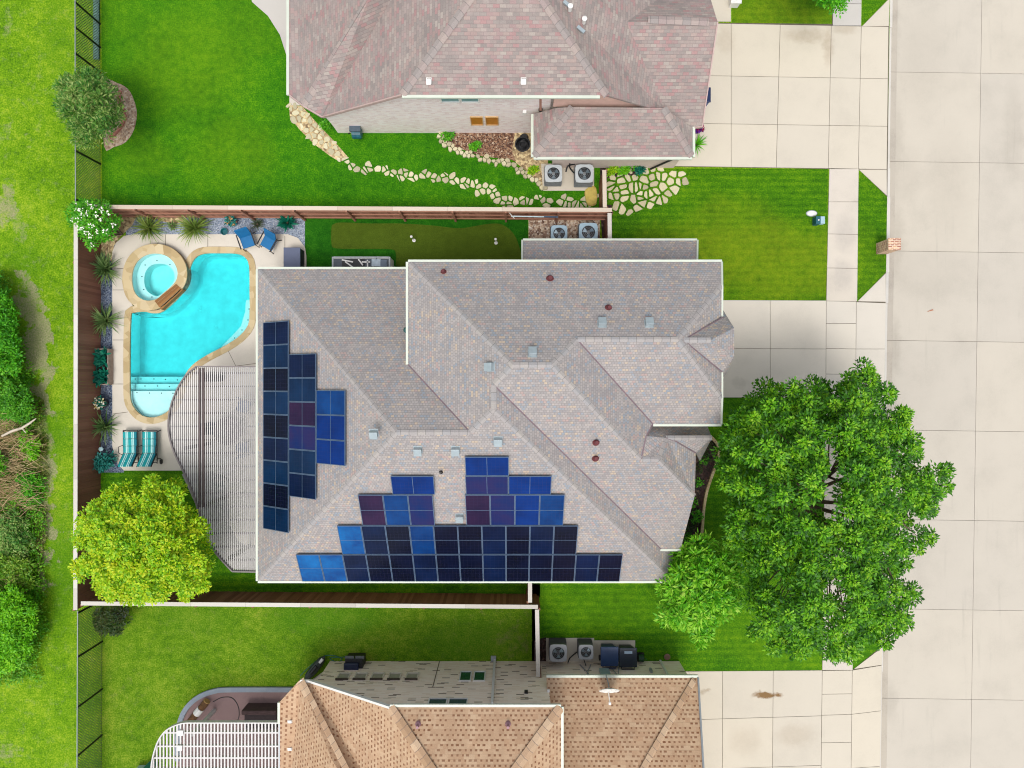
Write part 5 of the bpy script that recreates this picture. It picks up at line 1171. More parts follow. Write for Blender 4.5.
MB().lathe([(.12, 0), (.17, .3), (.18, .3), (.15, .26)], (0, 0, 0), 12).build('pot', k['blackpl'], t, world=False); leafobj('flowers', leaves([(.08, 0, .38), (-.1, -.02, .36)], [.17, .14], 50, .1, .09, seed=3, zmin=0), leafmat('purple_bloom', [(60, 20, 120), (110, 40, 160), (150, 30, 70), (50, 10, 40)]), t)
# front bed planting
fb = [Vector(p[:2]) for p in pp([(682, 540), (690, 505), (696, 468), (704, 448), (711, 442), (714, 452), (703, 490), (700, 520), (696, 540)])]
cp = []
rr = random.Random(5)
while len(cp) < 46:
    p = Vector((rr.uniform(7, 10), rr.uniform(-8, -2)))
    if inside(p, fb): cp.append(p)
for i, p in enumerate(cp[:14]):
    t = thing('bedding_plant', 'small dark red and green bedding plant in the curved front bed', 'plant', (p.x, p.y, 0), 0, 'bedding plants in the curved front bed')
    leafobj('foliage', leaves([(0, 0, .15)], [.2], 60, .1, .06, seed=i), k['leaf_dark'] if i % 2 else k['leaf_green'], t)
m = MB(); ln = [(711, 437), (718, 447), (717, 460), (711, 476), (706, 492), (703, 510), (701.5, 530), (699, 548)]
pts = smooth_line([P(x, y) for x, y in ln], 6)
for a, b in zip(pts[:-1], pts[1:]): m.bar(a + V3((0, 0, .09)), b.lerp(a, .08) + V3((0, 0, .09)), .12, .16, -.02)
tag(m.build('stone_edging', k['coping'], None), 'curved tan stone edging of the front bed beside the shade tree', 'edging')
tag(stones([Vector(p[:2]) for p in pp([(437, 133), (444, 133), (446, 141), (458, 148), (480, 156), (512, 162), (530, 174), (546, 187), (543, 192), (526, 179), (510, 167), (480, 161), (456, 153), (440, 146)])], .21, .02, 0, .13, jit=.3, seed=14).build('stone_edging', k['flag'], None), 'row of tan stones edging the mulch bed below the pink brick wall', 'edging')
m = MB(); rr = random.Random(2)
for (a, b) in [((121, 91), (119, 100)), ((119, 100), (123, 108)), ((123, 108), (126, 118)), ((126, 118), (122, 127)), ((122, 127), (116, 134)), ((116, 134), (110, 138))]:
    A, B = P(*a), P(*b); n = 3
    for i in range(n): c = A.lerp(B, (i + .5)/n); d = B - A; m.box((c.x, c.y, .05), ((B - A).length/n*.85, .12, .1), math.atan2(d.y, d.x) + rr.uniform(-.2, .2))
tag(m.build('brick_edging', plain('old_brick', (170, 112, 98), .9, var=.2, scale=9), None), 'broken ring of old red bricks in the round bed under olive tree', 'edging')
tag(MB().prism(offset_loop([Vector(p[:2]) for p in smooth_loop(pp([(585, 190), (594, 186), (597, 193), (596, 205), (588, 206), (585, 198)]), 2)], 0), 0, .12).build('boulder', plain('yellow_rock', (190, 168, 88), .9, var=.2, scale=5, bumpk=.5), None, bevel=.05), 'flat yellow rock in the fence corner at the end of flagstone path', 'rock')

# ------------------------------------------------------------------ pergolas
def pergola(name, label, outline, h, slat, beam, step, beams_y, base, slw=.04, sld=.09, posts=(), horiz=True, rimw=.055, gap_shade=None, bz=.14):
    wb = MB()
    po = [Vector(p[:2]) for p in pp(outline, h)]; t = thing(name, label, 'pergola', base)
    xs = [p.x for p in po]; m = MB(); x = min(xs) + step*.5
    def span(x):
        ys = []
        for i in range(len(po)):
            a, b = po[i], po[(i+1) % len(po)]
            if (a.x > x) != (b.x > x): ys.append(a.y + (b.y-a.y)*(x-a.x)/(b.x-a.x))
        ys.sort(); return ys
    while x < max(xs):
        y = span(x)
        if len(y) >= 2 and y[-1]-y[0] > .05: m.box((x, (y[0]+y[-1])/2, h), (slw, y[-1]-y[0]-.04, sld))
        if gap_shade and len(y) >= 2 and y[-1]-y[0] > .05: wb.box((x, (y[0]+y[-1])/2, h - sld/2 - .02), (slw*.7, y[-1]-y[0]-.06, .04))  # dark strips added under the slats so the gaps look shaded
        x += step
    m.build('slats', slat, t)
    if gap_shade: wb.build('gap_shade_strips', gap_shade, t)
    for y in beams_y:
        q = []
        for i in range(len(po)):
            a, b = po[i], po[(i+1) % len(po)]
            if (a.y > y) != (b.y > y): q.append(a.x + (b.x-a.x)*(y-a.y)/(b.y-a.y))
        if len(q) >= 2: q.sort(); MB().bar((q[0]+.03, y, h - bz), (q[-1]-.03, y, h - bz), .06, .14).build('beam', beam, t)
    r = MB()
    for i in range(len(po)): r.bar((*po[i], h), (*po[(i+1) % len(po)], h), rimw, .2)
    r.build('rim', beam, t)
    for x, y in posts: MB().box((x, y, (h - .2)/2), (.14, .14, h - .2)).build('post', beam, t)
    return t
k['slat'] = plain('slat_white', (200, 197, 194), .55, var=.06, scale=4); k['beamgrey'] = plain('beam_grey', (120, 112, 110), .6, var=.1)
perg = smooth_line([(197, 366.5), (186, 376), (177, 391), (171, 408), (169, 426), (171, 440), (176, 455), (184, 471), (192, 489), (198, 507), (203, 527), (209, 542), (219, 556), (233, 571)], 3)
perg = [(p.x, p.y) for p in [V3((*q, 0)) if len(q) == 2 else q for q in perg]] + [(257.5, 571.5), (257.5, 366.5)]
hp = 2.55; by = [P(0, y, hp - .14).y for y in [373 + 13.35*i for i in range(15)]]
pg = pergola('curved_pergola', 'curved slatted grey white pergola between the pool and the solar house', perg, hp, k['slat'], k['beamgrey'], .0845, by, P(225, 470), .036, .02, [P(186, 448, 2.3).xy, P(205, 505, 2.3).xy, P(230, 558, 2.3).xy], gap_shade=plain('gap_shade_brown', (70, 60, 60), .7))  # the brown paints the shade between the slats
for x_ in (199.8, 203.6): MB().bar(P(x_, 368, hp + .06), P(x_, 507, hp + .06), .05, .1).build('main_beam', plain('beam_brown', (92, 80, 78), .6), pg)
for i in range(11):
    y = 372 + 18.3*i; MB().bar(P(256.5, y, hp - .02), P(262.5, y, 2.72), .06, .06).build('bracket', k['beamgrey'], pg)
sheet('patio_grey', [pp([(182, 474), (212, 471), (221, 476), (227, 490), (229, 508), (230, 525), (238, 541), (250, 547), (258, 543), (258, 570), (233, 569), (206, 541), (196, 505)])], .0245, k['deck_grey'])
perg2 = smooth_line([(153, 800), (152, 768), (156, 748), (162, 735), (170, 727.5), (181, 723), (188, 722)], 4)
perg2 = [(p.x, p.y) for p in [V3((*q, 0)) if len(q) == 2 else q for q in perg2]] + [(286, 722), (286, 880), (153, 880)]
hp2 = 2.5; by2 = [P(0, y, hp2 - .14).y for y in (731, 744.5, 756, 767, 779, 791, 804, 818, 832)]
pg2 = pergola('white_pergola', 'white slatted pergola with rounded corner beside the tan roof at the bottom edge', perg2, hp2, k['slat'], k['slat'], .145, by2, P(200, 790), .062, .05, [P(192, 735, 2.3).xy, P(172, 820, 2.3).xy], rimw=.05, bz=.05)
for x in (279, ): MB().bar(P(281.5, 722, hp2), P(281.5, 870, hp2), .2, .12).build('main_beam', k['grey'], pg2)
for y in (721.5, 749): MB().bar(P(283, y, hp2 + .12), P(292, y, hp2 + .25), .12, .08).build('bracket', k['white'], pg2)
for x, y in ((180.5, 733), (179.5, 748)): MB().box(P(x, y, hp2 + .08), (.22, .22, .04)).build('mount_plate', k['white'], pg2)

# ------------------------------------------------------------------ furniture of the pool yard
def lounger(label, px, py, rz):
    t = thing('sun_lounger', label, 'sun lounger', P(px, py), rz, 'striped sun loungers')
    m_, tt, b, o = nt('striped_cushion') if 'stripe' not in k else (None,)*4
    if m_:
        sx = N(tt, 'SeparateXYZ'); L(tt, uv_co(tt), sx.inputs[0]); f = math_(tt, 'ADD', math_(tt, 'DIVIDE', sx.outputs['X'], .62), .5)
        T_, W_, D_ = s2l((6, 150, 152)), s2l((190, 226, 222)), s2l((4, 116, 130))
        c = ramp(tt, [(0, T_), (.20, W_), (.27, T_), (.33, W_), (.38, T_), (.63, W_), (.70, T_), (.76, W_), (.81, D_)], f, 'CONSTANT'); L(tt, c, b.inputs['Base Color']); setin(b, Roughness=.8); k['stripe'] = m_
    def cush(name, a, b2, w=.62, th=.07):
        a, b2 = Vector(a), Vector(b2); m = MB(); n = 3
        for i in range(n):
            p, q = a.lerp(b2, i/n), a.lerp(b2, (i+1)/n); d = (q - p)*.02
            m.bar(p + d, q - d, w, th)
        o = m.build(name, k['stripe'], t, world=False, bevel=.02)
        uvl = o.data.uv_layers[0]
        for p in o.data.polygons:
            for li in p.loop_indices:
                co = o.data.vertices[o.data.loops[li].vertex_index].co; uvl.data[li].uv = (co.x, co.y)
        return o
    cush('seat_cushion', (0, .62, .36), (0, -.36, .36)); cush('back_cushion', (0, -.38, .38), (-.0, -.92, .86))
    f = MB()
    for sx in (-1, 1):
        f.bar((sx*.33, .68, .32), (sx*.33, -.85, .32), .03, .04); f.bar((sx*.33, -.36, .33), (sx*.33, -.94, .84), .03, .03)
    for yy in (.68, -.1, -.8): f.bar((-.33, yy, .31), (.33, yy, .31), .03, .03)
    f.build('frame', k['black'], t, world=False)
    for sx in (-1, 1):
        for yy in (.62, -.6): MB().bar((sx*.33, yy, .32), (sx*.36, yy + (.05 if yy > 0 else -.05), 0), .03, .03).build('leg', k['black'], t, world=False)
        MB().tube([(sx*.34, .0, .34), (sx*.40, -.05, .58), (sx*.40, -.34, .6), (sx*.36, -.42, .4)], .018, 6).build('armrest', k['black'], t, world=False)
    for sx in (-1, 1): MB().tube([(sx*.40, -.78, .12), (sx*.44, -.78, .12)], .12, 12).build('wheel', k['blackpl'], t, world=False)
    return t
lounger('left turquoise striped lounger of the pair, nearest slate gravel bed', 134.5, 444.5, R(1))
lounger('right turquoise striped lounger of the pair, beside the curved pergola edge', 153.5, 444.5, R(0))
def sling(label, px, py, rz):
    t = thing('deck_chair', label, 'chair', P(px, py), rz, 'blue chairs at the pool')
    bl = k.setdefault('blue_cloth', plain('blue_cloth', (2, 98, 150), .7, var=.1))
    MB().bar((0, .28, .40), (0, -.24, .34), .6, .07).build('seat', bl, t, world=False, bevel=.02); MB().bar((0, .26, .42), (0, .5, .92), .6, .06).build('backrest', bl, t, world=False, bevel=.02)
    for sx in (-1, 1):
        MB().bar((sx*.3, -.26, .38), (sx*.32, -.3, 0), .03, .03).build('leg', k['black'], t, world=False); MB().bar((sx*.3, .3, .4), (sx*.34, .45, 0), .03, .03).build('leg', k['black'], t, world=False)
        MB().bar((sx*.34, -.3, .58), (sx*.34, .38, .62), .05, .03).build('armrest', k['black'], t, world=False)
    return t
sling('bright blue pool chair on the left, closer to the pool coping', 251, 243.5, R(18)); sling('bright blue pool chair on the right, closer to the grey storage box', 271, 245, R(-30))
t = thing('storage_box', 'slate grey storage box with dark sides on the deck beside the roof corner', 'storage box', P(297, 262))
c = t.location
MB().box((0, 0, .35), (.70, 1.0, .66)).build('body', plain('dark_wicker', (30, 32, 44), .6, var=.2, scale=20), t, world=False); MB().box((0, 0, .72), (.76, 1.06, .07)).build('lid', plain('slate_lid', (84, 92, 116), .5, var=.06), t, world=False, bevel=.02)
# things standing under the curved pergola
bluegrey = plain('blue_grey_cloth', (92, 104, 128), .8, var=.08); dkblue = plain('dark_blue_cloth', (34, 52, 76), .8, var=.12)
t = thing('patio_table', 'pinkish grey round table under the curved pergola', 'table', P(234, 430))
MB().lathe([(.62, .70), (.64, .72), (.64, .75), (.6, .76)], (0, 0, 0), 24).build('tabletop', plain('table_grey', (112, 100, 104), .5, var=.08), t, world=False); MB().lathe([(.3, 0), (.3, .03), (.06, .06), (.05, .7)], (0, 0, 0), 14).build('pedestal', k['black'], t, world=False)
def patio_chair(label, px, py, rz, mat):
    t = thing('patio_chair', label, 'chair', P(px, py), rz, 'chairs under the curved pergola')
    MB().box((0, 0, .42), (.56, .56, .1)).build('seat', mat, t, world=False, bevel=.02); MB().bar((0, -.28, .45), (0, -.36, .9), .56, .07).build('backrest', mat, t, world=False, bevel=.02)
    for sx in (-1, 1):
        for sy in (-1, 1): MB().bar((sx*.25, sy*.25, .4), (sx*.27, sy*.27, 0), .03, .03).build('leg', k['black'], t, world=False)
    return t
patio_chair('dark blue chair on the pool side of the round table under the pergola', 217, 428, R(-90), dkblue); patio_chair('blue grey chair above the round table under the pergola', 247, 406, R(160), bluegrey); patio_chair('blue grey chair below the round table under the pergola', 246, 448, R(15), bluegrey)
t = thing('bench', 'dark low bench under the top end of the curved pergola', 'bench', P(215, 378))
MB().box((0, 0, .42), (.95, .34, .06)).build('seat', plain('dark_bench', (60, 54, 54), .6), t, world=False)
for sx in (-.4, .4): MB().box((sx, 0, .2), (.06, .3, .4)).build('leg', k['black'], t, world=False)
t = thing('stool', 'round grey stool under the middle of the curved pergola', 'stool', P(223, 479))
MB().lathe([(.26, .4), (.28, .43), (.28, .48), (.2, .5)], (0, 0, 0), 18).build('seat', plain('stool_grey', (110, 108, 108), .7), t, world=False); MB().lathe([(.18, 0), (.14, .4)], (0, 0, 0), 12).build('base', k['black'], t, world=False)
# outdoor kitchen
t = thing('outdoor_kitchen', 'outdoor kitchen counter with open grill and sink beside the putting green', 'outdoor kitchen', P(365.5, 268))
MB().box((0, -.1, .44), (2.62, .86, .86)).build('cabinet', k['white'], t, world=False); MB().box((0, -.1, .895), (2.5, .74, .04)).build('countertop', plain('slate_top', (62, 72, 82), .4, var=.15), t, world=False)
m = MB()
for x in (-1.28, 1.28): m.box((x, -.1, .9), (.07, .9, .07))
m.box((0, .33, .9), (2.48, .06, .07)); m.build('trim', plain('trim_grey', (160, 166, 168), .5), t, world=False)
MB().box((.68, .08, .935), (.42, .34, .06)).build('sink', plain('sink_pale', (170, 184, 194), .3), t, world=False, bevel=.02); MB().tube([(.68, .28, .92), (.68, .28, 1.12), (.68, .15, 1.12)], .015, 6).build('tap', k['steel'], t, world=False)
gl = MB().box((-.35, -.02, .94), (1.0, .52, .06)).build('grill', k['blackpl'], t, world=False)
for a, b in (((-.85, .2, 1.0), (-.35, .1, 1.0)), ((-.7, .12, 1.0), (-.2, -.25, 1.02)), ((-.1, .22, 1.02), (.1, -.05, 1.02)), ((.05, .1, 1.0), (.42, .1, 1.0)), ((.3, .2, 1.0), (.32, -.3, 1.0))): MB().bar(a, b, .06, .04).build('utensil', k['white'], t, world=False)
MB().box((-.95, -.25, .95), (.5, .28, .07)).build('tray', k['white'], t, world=False, bevel=.02); MB().box((1.02, -.05, .95), (.28, .5, .06)).build('side_burner', plain('burner', (90, 104, 120), .4), t, world=False)
for (px, py, lb) in ((414, 240.5, 'white topped cup marker on the left half of the putting green'), (496, 243, 'white topped cup marker near the right end of the putting green')):
    t = thing('cup_marker', lb, 'golf cup', P(px, py), 0, 'cup markers on the putting green')
    MB().lathe([(.075, .0), (.08, .02), (.06, .025)], (0, 0, 0), 12).build('cup_rim', k['white'], t, world=False); MB().tube([(0, 0, .01), (0, 0, .8)], .012, 6).build('pole', k['grey'], t, world=False); MB().lathe([(.0, .78), (.05, .8), (.065, .84), (.05, .88), (.0, .9)], (0, 0, 0), 10).build('knob', k['white'], t, world=False)
t = thing('pool_pole', 'long blue and white pool pole hung along the back fence', 'pole', P(533, 217, 1.1))
a, b = P(511, 216.2, 1.3) - t.location, P(558, 217, 1.3) - t.location
MB().tube([a, a.lerp(b, .7)], .03, 8).build('shaft', plain('pale_blue', (176, 200, 206), .4), t, world=False); MB().tube([a.lerp(b, .7), b], .025, 8).build('grip', plain('blue_grip', (40, 90, 120), .5), t, world=False)
MB().tube([a + V3((-.15, .16, .3)), a + V3((.15, -.08, -.1))], .02, 6).build('hook', k['white'], t, world=False)

# ------------------------------------------------------------------ air conditioners, bins and the like
def acunit(label, px, py, s, h, body, side, rz=0, grp='air conditioner units beside the houses', fan=True):
    t = thing('air_conditioner', label, 'air conditioner', P(px, py, .05), rz, grp)
    MB().box((0, 0, h/2), (s*.98, s*.98, h)).build('cabinet', side, t, world=False, bevel=.05)
    m = MB(); n = 12
    for i in range(n): m.box((0, 0, .1 + i*(h - .2)/n), (s*1.0, s*1.0, .018))
    m.build('louvres', side, t, world=False)
    ro, ri = s*.5, s*.36; sq = []
    for j in range(24):
        an = 2*math.pi*j/24; c_, s_ = math.cos(an), math.sin(an); q = ro/max(abs(c_), abs(s_)); q = min(q, ro*1.28); sq.append(Vector((c_*q, s_*q)))
    ci = [Vector((math.cos(2*math.pi*j/24)*ri, math.sin(2*math.pi*j/24)*ri)) for j in range(24)]
    MB().ring(ci, sq, h, h + .06).build('top_panel', body, t, world=False)
    MB().lathe([(ri + .01, h + .004), (ri - .05, h + .005)], (0, 0, 0), 20).build('fan_well', k['blackpl'], t, world=False)
    m = MB()
    for j in range(3):
        a0 = 2*math.pi*j/3 + .4; pts = [V3((math.cos(a0 + q)*r_, math.sin(a0 + q)*r_, h + .02 + z)) for q, r_, z in ((0, .05, 0), (-.25, ri*.9, .02), (.55, ri*.9, -.004), (.7, .07, -.004))]; m.poly(pts)
    f = m.build('fan_blade', k['ac_blade'], t, world=False, solid=.006)
    MB().lathe([(.08, h + .01), (.08, h + .045), (.03, h + .05)], (0, 0, 0), 12).build('fan_hub', side, t, world=False)
    g_ = MB()
    for r_ in (.25, .5, .75, .98):
        ring_ = [V3((math.cos(2*math.pi*j/20)*ri*r_, math.sin(2*math.pi*j/20)*ri*r_, h + .075)) for j in range(21)]; g_.tube(ring_, .004, 3, False)
    g_.build('grille', k['grey'], t, world=False); return t
k['ac_blade'] = plain('ac_blade', (110, 126, 136), .3, .5, .1)
kA1 = plain('ac_beige', (176, 182, 184), .5, var=.05); kA2 = plain('ac_side', (108, 112, 114), .6, var=.15); kA3 = plain('ac_grey', (150, 152, 156), .5, var=.06); kA4 = plain('ac_dark', (74, 74, 78), .6, var=.15); kA5 = plain('ac_blue', (150, 176, 190), .45, var=.05)
acunit('pale air conditioner on the concrete pad, nearer the tan rocks below the rose roof', 552.5, 178.5, .78, .72, kA1, kA2)
acunit('pale air conditioner on the concrete pad, nearer the board fence below the rose roof', 582.5, 179.0, .82, .78, kA1, kA2)
acunit('blue grey air conditioner on river rock, left one half under the grey roof', 558, 237, .74, .7, kA5, kA2); acunit('blue grey air conditioner on river rock, right one half under the grey roof', 586.5, 236, .84, .75, kA5, kA2)
acunit('grey air conditioner with black fan beside the short fence at the cream wall', 557, 645.5, .78, .85, kA3, kA4); acunit('smaller grey air conditioner next to the blue bins at the cream wall', 584, 645.0, .66, .8, kA3, kA4)
m = MB(); m.tube(smooth_line([P(566, 172, .4), P(568, 166, .5), P(575, 164, .6)], 5), .035, 6); m.tube(smooth_line([P(576, 175, .4), P(570, 168, .5), P(570, 162, .7)], 5), .035, 6)
tag(m.build('refrigerant_pipe', k['blackpl'], None), 'black insulated pipes running from two pale air conditioners to the pink wall', 'pipe')
m = MB(); m.tube(smooth_line([P(577, 652, .3), P(570, 658, .3), P(568, 663, .4)], 4), .03, 6); m.tube(smooth_line([P(582, 654, .3), P(584, 660, .4), P(586, 666, 1.0)], 4), .02, 6)
tag(m.build('refrigerant_pipe', k['blackpl'], None), 'black pipe from the two grey air conditioners to the cream wall', 'pipe')
def bin_(label, px, py, mat, lid, handle):
    t = thing('wheelie_bin', label, 'bin', P(px, py, .045), 0, 'wheeled bins at the cream wall'); t.scale = (1.18, 1.12, 1.0)
    m = MB(); i = 0
    m.v += [(-.23, -.28, .08), (.23, -.28, .08), (.23, .22, .08), (-.23, .22, .08), (-.31, -.36, .96), (.31, -.36, .96), (.31, .34, .96), (-.31, .34, .96)]
    m.f += [[3, 2, 1, 0], [4, 5, 6, 7], [0, 1, 5, 4], [1, 2, 6, 5], [2, 3, 7, 6], [3, 0, 4, 7]]; m.build('body', mat, t, world=False, bevel=.03)
    MB().bar((0, .40, 1.0), (0, -.38, 1.02), .68, .07).build('lid', lid, t, world=False, bevel=.03); MB().tube([(-.25, -.4, .98), (-.25, -.47, .98), (.25, -.47, .98), (.25, -.4, .98)], .02, 6).build('handle', mat, t, world=False)
    for sx in (-.28, .28): MB().tube([(sx - .03, -.36, .11), (sx + .03, -.36, .11)], .11, 12).build('wheel', k['blackpl'], t, world=False)
    if handle: MB().box((.0, .22, 1.045), (.3, .1, .02)).build('sticker', plain('pale_sticker', (150, 170, 190), .5), t, world=False)
bin_('navy blue wheeled bin next to the smaller grey air conditioner', 606.5, 648, plain('bin_blue', (20, 42, 84), .45, var=.1), plain('bin_blue_lid', (30, 54, 92), .4, var=.1), False)
bin_('black wheeled bin with pale blue label, right of the navy one', 624.5, 649, plain('bin_black', (22, 28, 36), .45, var=.1), plain('bin_black_lid', (26, 36, 52), .4, var=.1), True)
t = thing('hose_reel', 'small dark green hose reel on the ground next to the black bin', 'hose reel', P(640, 656))
MB().tube([(-.12, 0, .25), (.12, 0, .25)], .16, 14).build('drum', plain('hose_green', (20, 64, 40), .5), t, world=False); MB().box((0, 0, .06), (.34, .36, .1)).build('base', k['blackpl'], t, world=False); MB().bar((.16, 0, .25), (.24, .0, .4), .03, .03).build('handle', plain('hose_green2', (30, 110, 70), .5), t, world=False)
t = thing('hose_reel', 'teal hose reel box mounted on the pale pink brick wall', 'hose reel', V3(((357-512)*.0456, yw - .2, .55)))
MB().tube([(-.2, 0, 0), (.2, 0, 0)], .26, 18).build('drum', plain('reel_teal', (30, 86, 98), .4, var=.25), t, world=False); MB().box((-.02, .08, .3), (.5, .24, .1)).build('bracket', plain('reel_grey', (70, 84, 96), .5), t, world=False); MB().tube([(-.3, 0, 0), (-.42, 0, -.08)], .025, 6).build('crank', k['black'], t, world=False)
t = thing('hose_pot', 'black round pot holding a coiled hose on the rocks at the pink brick wall', 'hose pot', P(522.5, 146.5))
MB().lathe([(.26, 0), (.34, .3), (.36, .32), (.3, .32), (.26, .1)], (0, 0, 0), 18).build('pot', k['blackpl'], t, world=False)
m = MB()
for q in range(3): m.tube([V3((math.cos(a)*(.2 - q*.03), math.sin(a)*(.2 - q*.03), .22 + q*.045)) for a in np.linspace(0, 6.28, 18)], .024, 5, False)
m.build('hose', k['blackpl'], t, world=False)
tag(MB().lathe([(.16, 0), (.2, .12), (.14, .2)], P(524, 138.5), 10).build('stone_pot', k['blackpl'], None), 'small black pot right behind the coiled hose pot', 'pot')
t = thing('recycling_bin', 'blue plastic bin under the edge of the rose roof beside the driveway', 'bin', P(698.5, 104))
MB().box((0, 0, .5), (.5, .62, .96)).build('body', plain('recycle_blue', (14, 60, 120), .45, var=.15), t, world=False, bevel=.05); MB().box((0, 0, 1.0), (.56, .68, .07)).build('lid', plain('recycle_dark', (12, 34, 76), .4), t, world=False, bevel=.03)
t = thing('porch_pillar', 'white porch pillar base at the top of the north driveway', 'pillar', P(733, 4))
MB().box((0, .05, .22), (.42, .5, .44)).build('plinth', k['white'], t, world=False, bevel=.03); MB().box((0, .05, .46), (.48, .56, .05)).build('cap', k['white'], t, world=False)
# meter covers in the front lawn
t = thing('meter_cover', 'white oval meter cover set in the front lawn', 'meter cover', P(811.5, 213.5))
MB().lathe([(.20, 0), (.20, .04), (.17, .06)], (0, 0, 0), 20).build('lid', k['white'], t, world=False).scale = (1.15, .62, 1); MB().lathe([(.24, 0), (.24, .015)], (0, 0, 0), 20).build('collar', k['grey'], t, world=False).scale = (1.1, .62, 1)
t = thing('utility_box', 'teal green utility pedestal with pale lid beside the sidewalk', 'utility box', P(817, 222))
MB().box((-.11, 0, .2), (.22, .36, .4)).build('body', plain('util_teal', (20, 84, 96), .5, var=.1), t, world=False, bevel=.02); MB().box((.12, .03, .14), (.26, .34, .28)).build('lid', plain('util_pale', (158, 186, 196), .4), t, world=False, bevel=.02); MB().lathe([(.04, .4), (.03, .42)], (-.1, 0, 0), 10).build('lock', k['white'], t, world=False)
# brick mailbox at the kerb
t = thing('mailbox_pillar', 'red and tan brick mailbox pillar standing at the kerb', 'mailbox', P(881.5, 248.8))
MB().box((0, 0, .52), (.50, .50, 1.04)).build('pillar', k['stonem'], t, world=False); MB().box((0, 0, 1.07), (.56, .54, .06)).build('cap', k['stonem'], t, world=False); MB().box((.245, 0, .8), (.06, .3, .3)).build('door', k['blackpl'], t, world=False)
# satellite dish
p = pl(607, 682, FGS); t = thing('satellite_dish', 'white satellite dish on an arm on the tan garage roof', 'satellite dish', p)
MB().tube([(-.06, .35, .06), (-.02, .2, .4), (0, .05, .62)], .025, 6).build('mast', k['grey'], t, world=False)
m = MB(); ax = V3((.05, -.75, .5)).normalized(); ux = V3((1, 0, 0)); uy = ax.cross(ux).normalized(); rings = []
for r_, dz in ((.0, .0), (.15, .01), (.3, .05), (.42, .1)): rings.append([V3((0, 0, .62)) + ux*math.cos(a)*r_ + uy*math.sin(a)*r_*.95 + ax*dz for a in np.linspace(0, 2*math.pi, 19)[:-1]])
for a, b in zip(rings[:-1], rings[1:]):
    for j in range(18): m.poly([a[j], a[(j+1) % 18], b[(j+1) % 18], b[j]])
m.build('dish', k['white'], t, world=False, solid=.012)
MB().tube([V3((0, 0, .62)) - uy*.3, V3((0.02, -.55, .68))], .02, 6).build('feed_arm', k['white'], t, world=False); MB().box((.02, -.58, .7), (.1, .1, .08)).build('feed_horn', k['white'], t, world=False)
tag(MB().bar(P(493.5, 655.5, .02) + V3((0, 0, .05)), P(493.5, 661, .02) + V3((0, 0, .05)), .24, .06).build('splash_block', k['grey'], None), 'grey splash block under the white downspout at the cream wall', 'splash block')
tag(MB().lathe([(.12, 0), (.15, .05), (.1, .06)], P(667, 656.5), 12).build('drain_cover', plain('rust', (120, 90, 76), .7), None), 'round drain under the downspout near the south driveway', 'drain')
# tan house patio
pat = smooth_line([(178, 760), (179, 732), (182, 717), (189, 705), (200, 696), (215, 690.5), (232, 689), (300, 689)], 4); pat = [(p.x, p.y) for p in [V3((*q, 0)) if len(q) == 2 else q for q in pat]]
loop = pat + [(300, 900), (178, 900)]
sheet('south_patio', [pp(loop)], .02, concrete('brown_concrete', (142, 118, 116), .12, wear=.4)); pw = [P(x, y) for x, y in pat]
m = MB()
for a, b in zip(pw[:-1], pw[1:]): m.bar(a + V3((0, 0, .06)), b + V3((0, 0, .06)), .22, .1)
tag(m.build('patio_kerb', concrete('patio_kerb', (140, 150, 160), .12, wear=.3), None), 'curved grey kerb round the brown patio of the tan house', 'kerb')
t = thing('covered_sofa', 'dark brown covered sofa under the tan roof edge on the brown patio', 'sofa', P(263, 712)); dk = plain('dark_cover', (52, 40, 42), .8, var=.2)
MB().box((.1, -.1, .3), (1.5, .8, .6)).build('seat', dk, t, world=False, bevel=.06); MB().box((.1, .34, .42), (1.6, .22, .8)).build('backrest', plain('dark_cover_red', (70, 50, 50), .8, var=.2), t, world=False, bevel=.06); MB().box((.0, -.58, .35), (1.5, .2, .1)).build('tray', plain('cover_grey', (110, 96, 96), .7), t, world=False)
t = thing('log_bench', 'log bench with white cloth over its middle on the brown patio', 'bench', P(200, 710)); d = (P(209, 700) - P(191, 722)); d.z = 0; e = d/2
MB().tube([-e*1.0 + V3((0, 0, .22)), e + V3((0, 0, .22))], .16, 10).build('log', plain('log_brown', (96, 66, 36), .9, var=.3, scale=9), t, world=False); MB().tube([-e*.15 + V3((0, 0, .23)), e*.35 + V3((0, 0, .23))], .175, 10).build('cloth', k['white'], t, world=False); MB().tube([e*.98 + V3((0, 0, .22)), e*1.03 + V3((0, 0, .22))], .165, 10).build('end_grain', plain('log_pale', (176, 140, 84), .8), t, world=False)
m = MB().tube(smooth_line([P(213, 702, .03), P(222, 697.5, .03), P(232, 698, .03), P(238, 706, .03), P(239, 716, .03), P(236, 724, .03)], 6), .018, 6); tag(m.build('garden_hose', k['blackpl'], None), 'thin black hose curving across the brown patio', 'hose')
t = thing('equipment_cover', 'pale teal lidded box at the bottom edge beside the white pergola', 'box', P(151, 768)); MB().box((-.1, -.3, .3), (.9, .9, .6)).build('body', plain('pale_cover', (190, 214, 214), .5), t, world=False, bevel=.03); MB().box((.12, .2, .33), (.4, .2, .68)).build('lid', plain('teal_lid', (40, 130, 124), .5), t, world=False)
t = thing('kayak', 'dark green kayak lying against the corner of the cream wall', 'kayak', P(316, 666.5)); d = (P(327, 656) - P(307, 680)); d.z = 0; e = d*.5
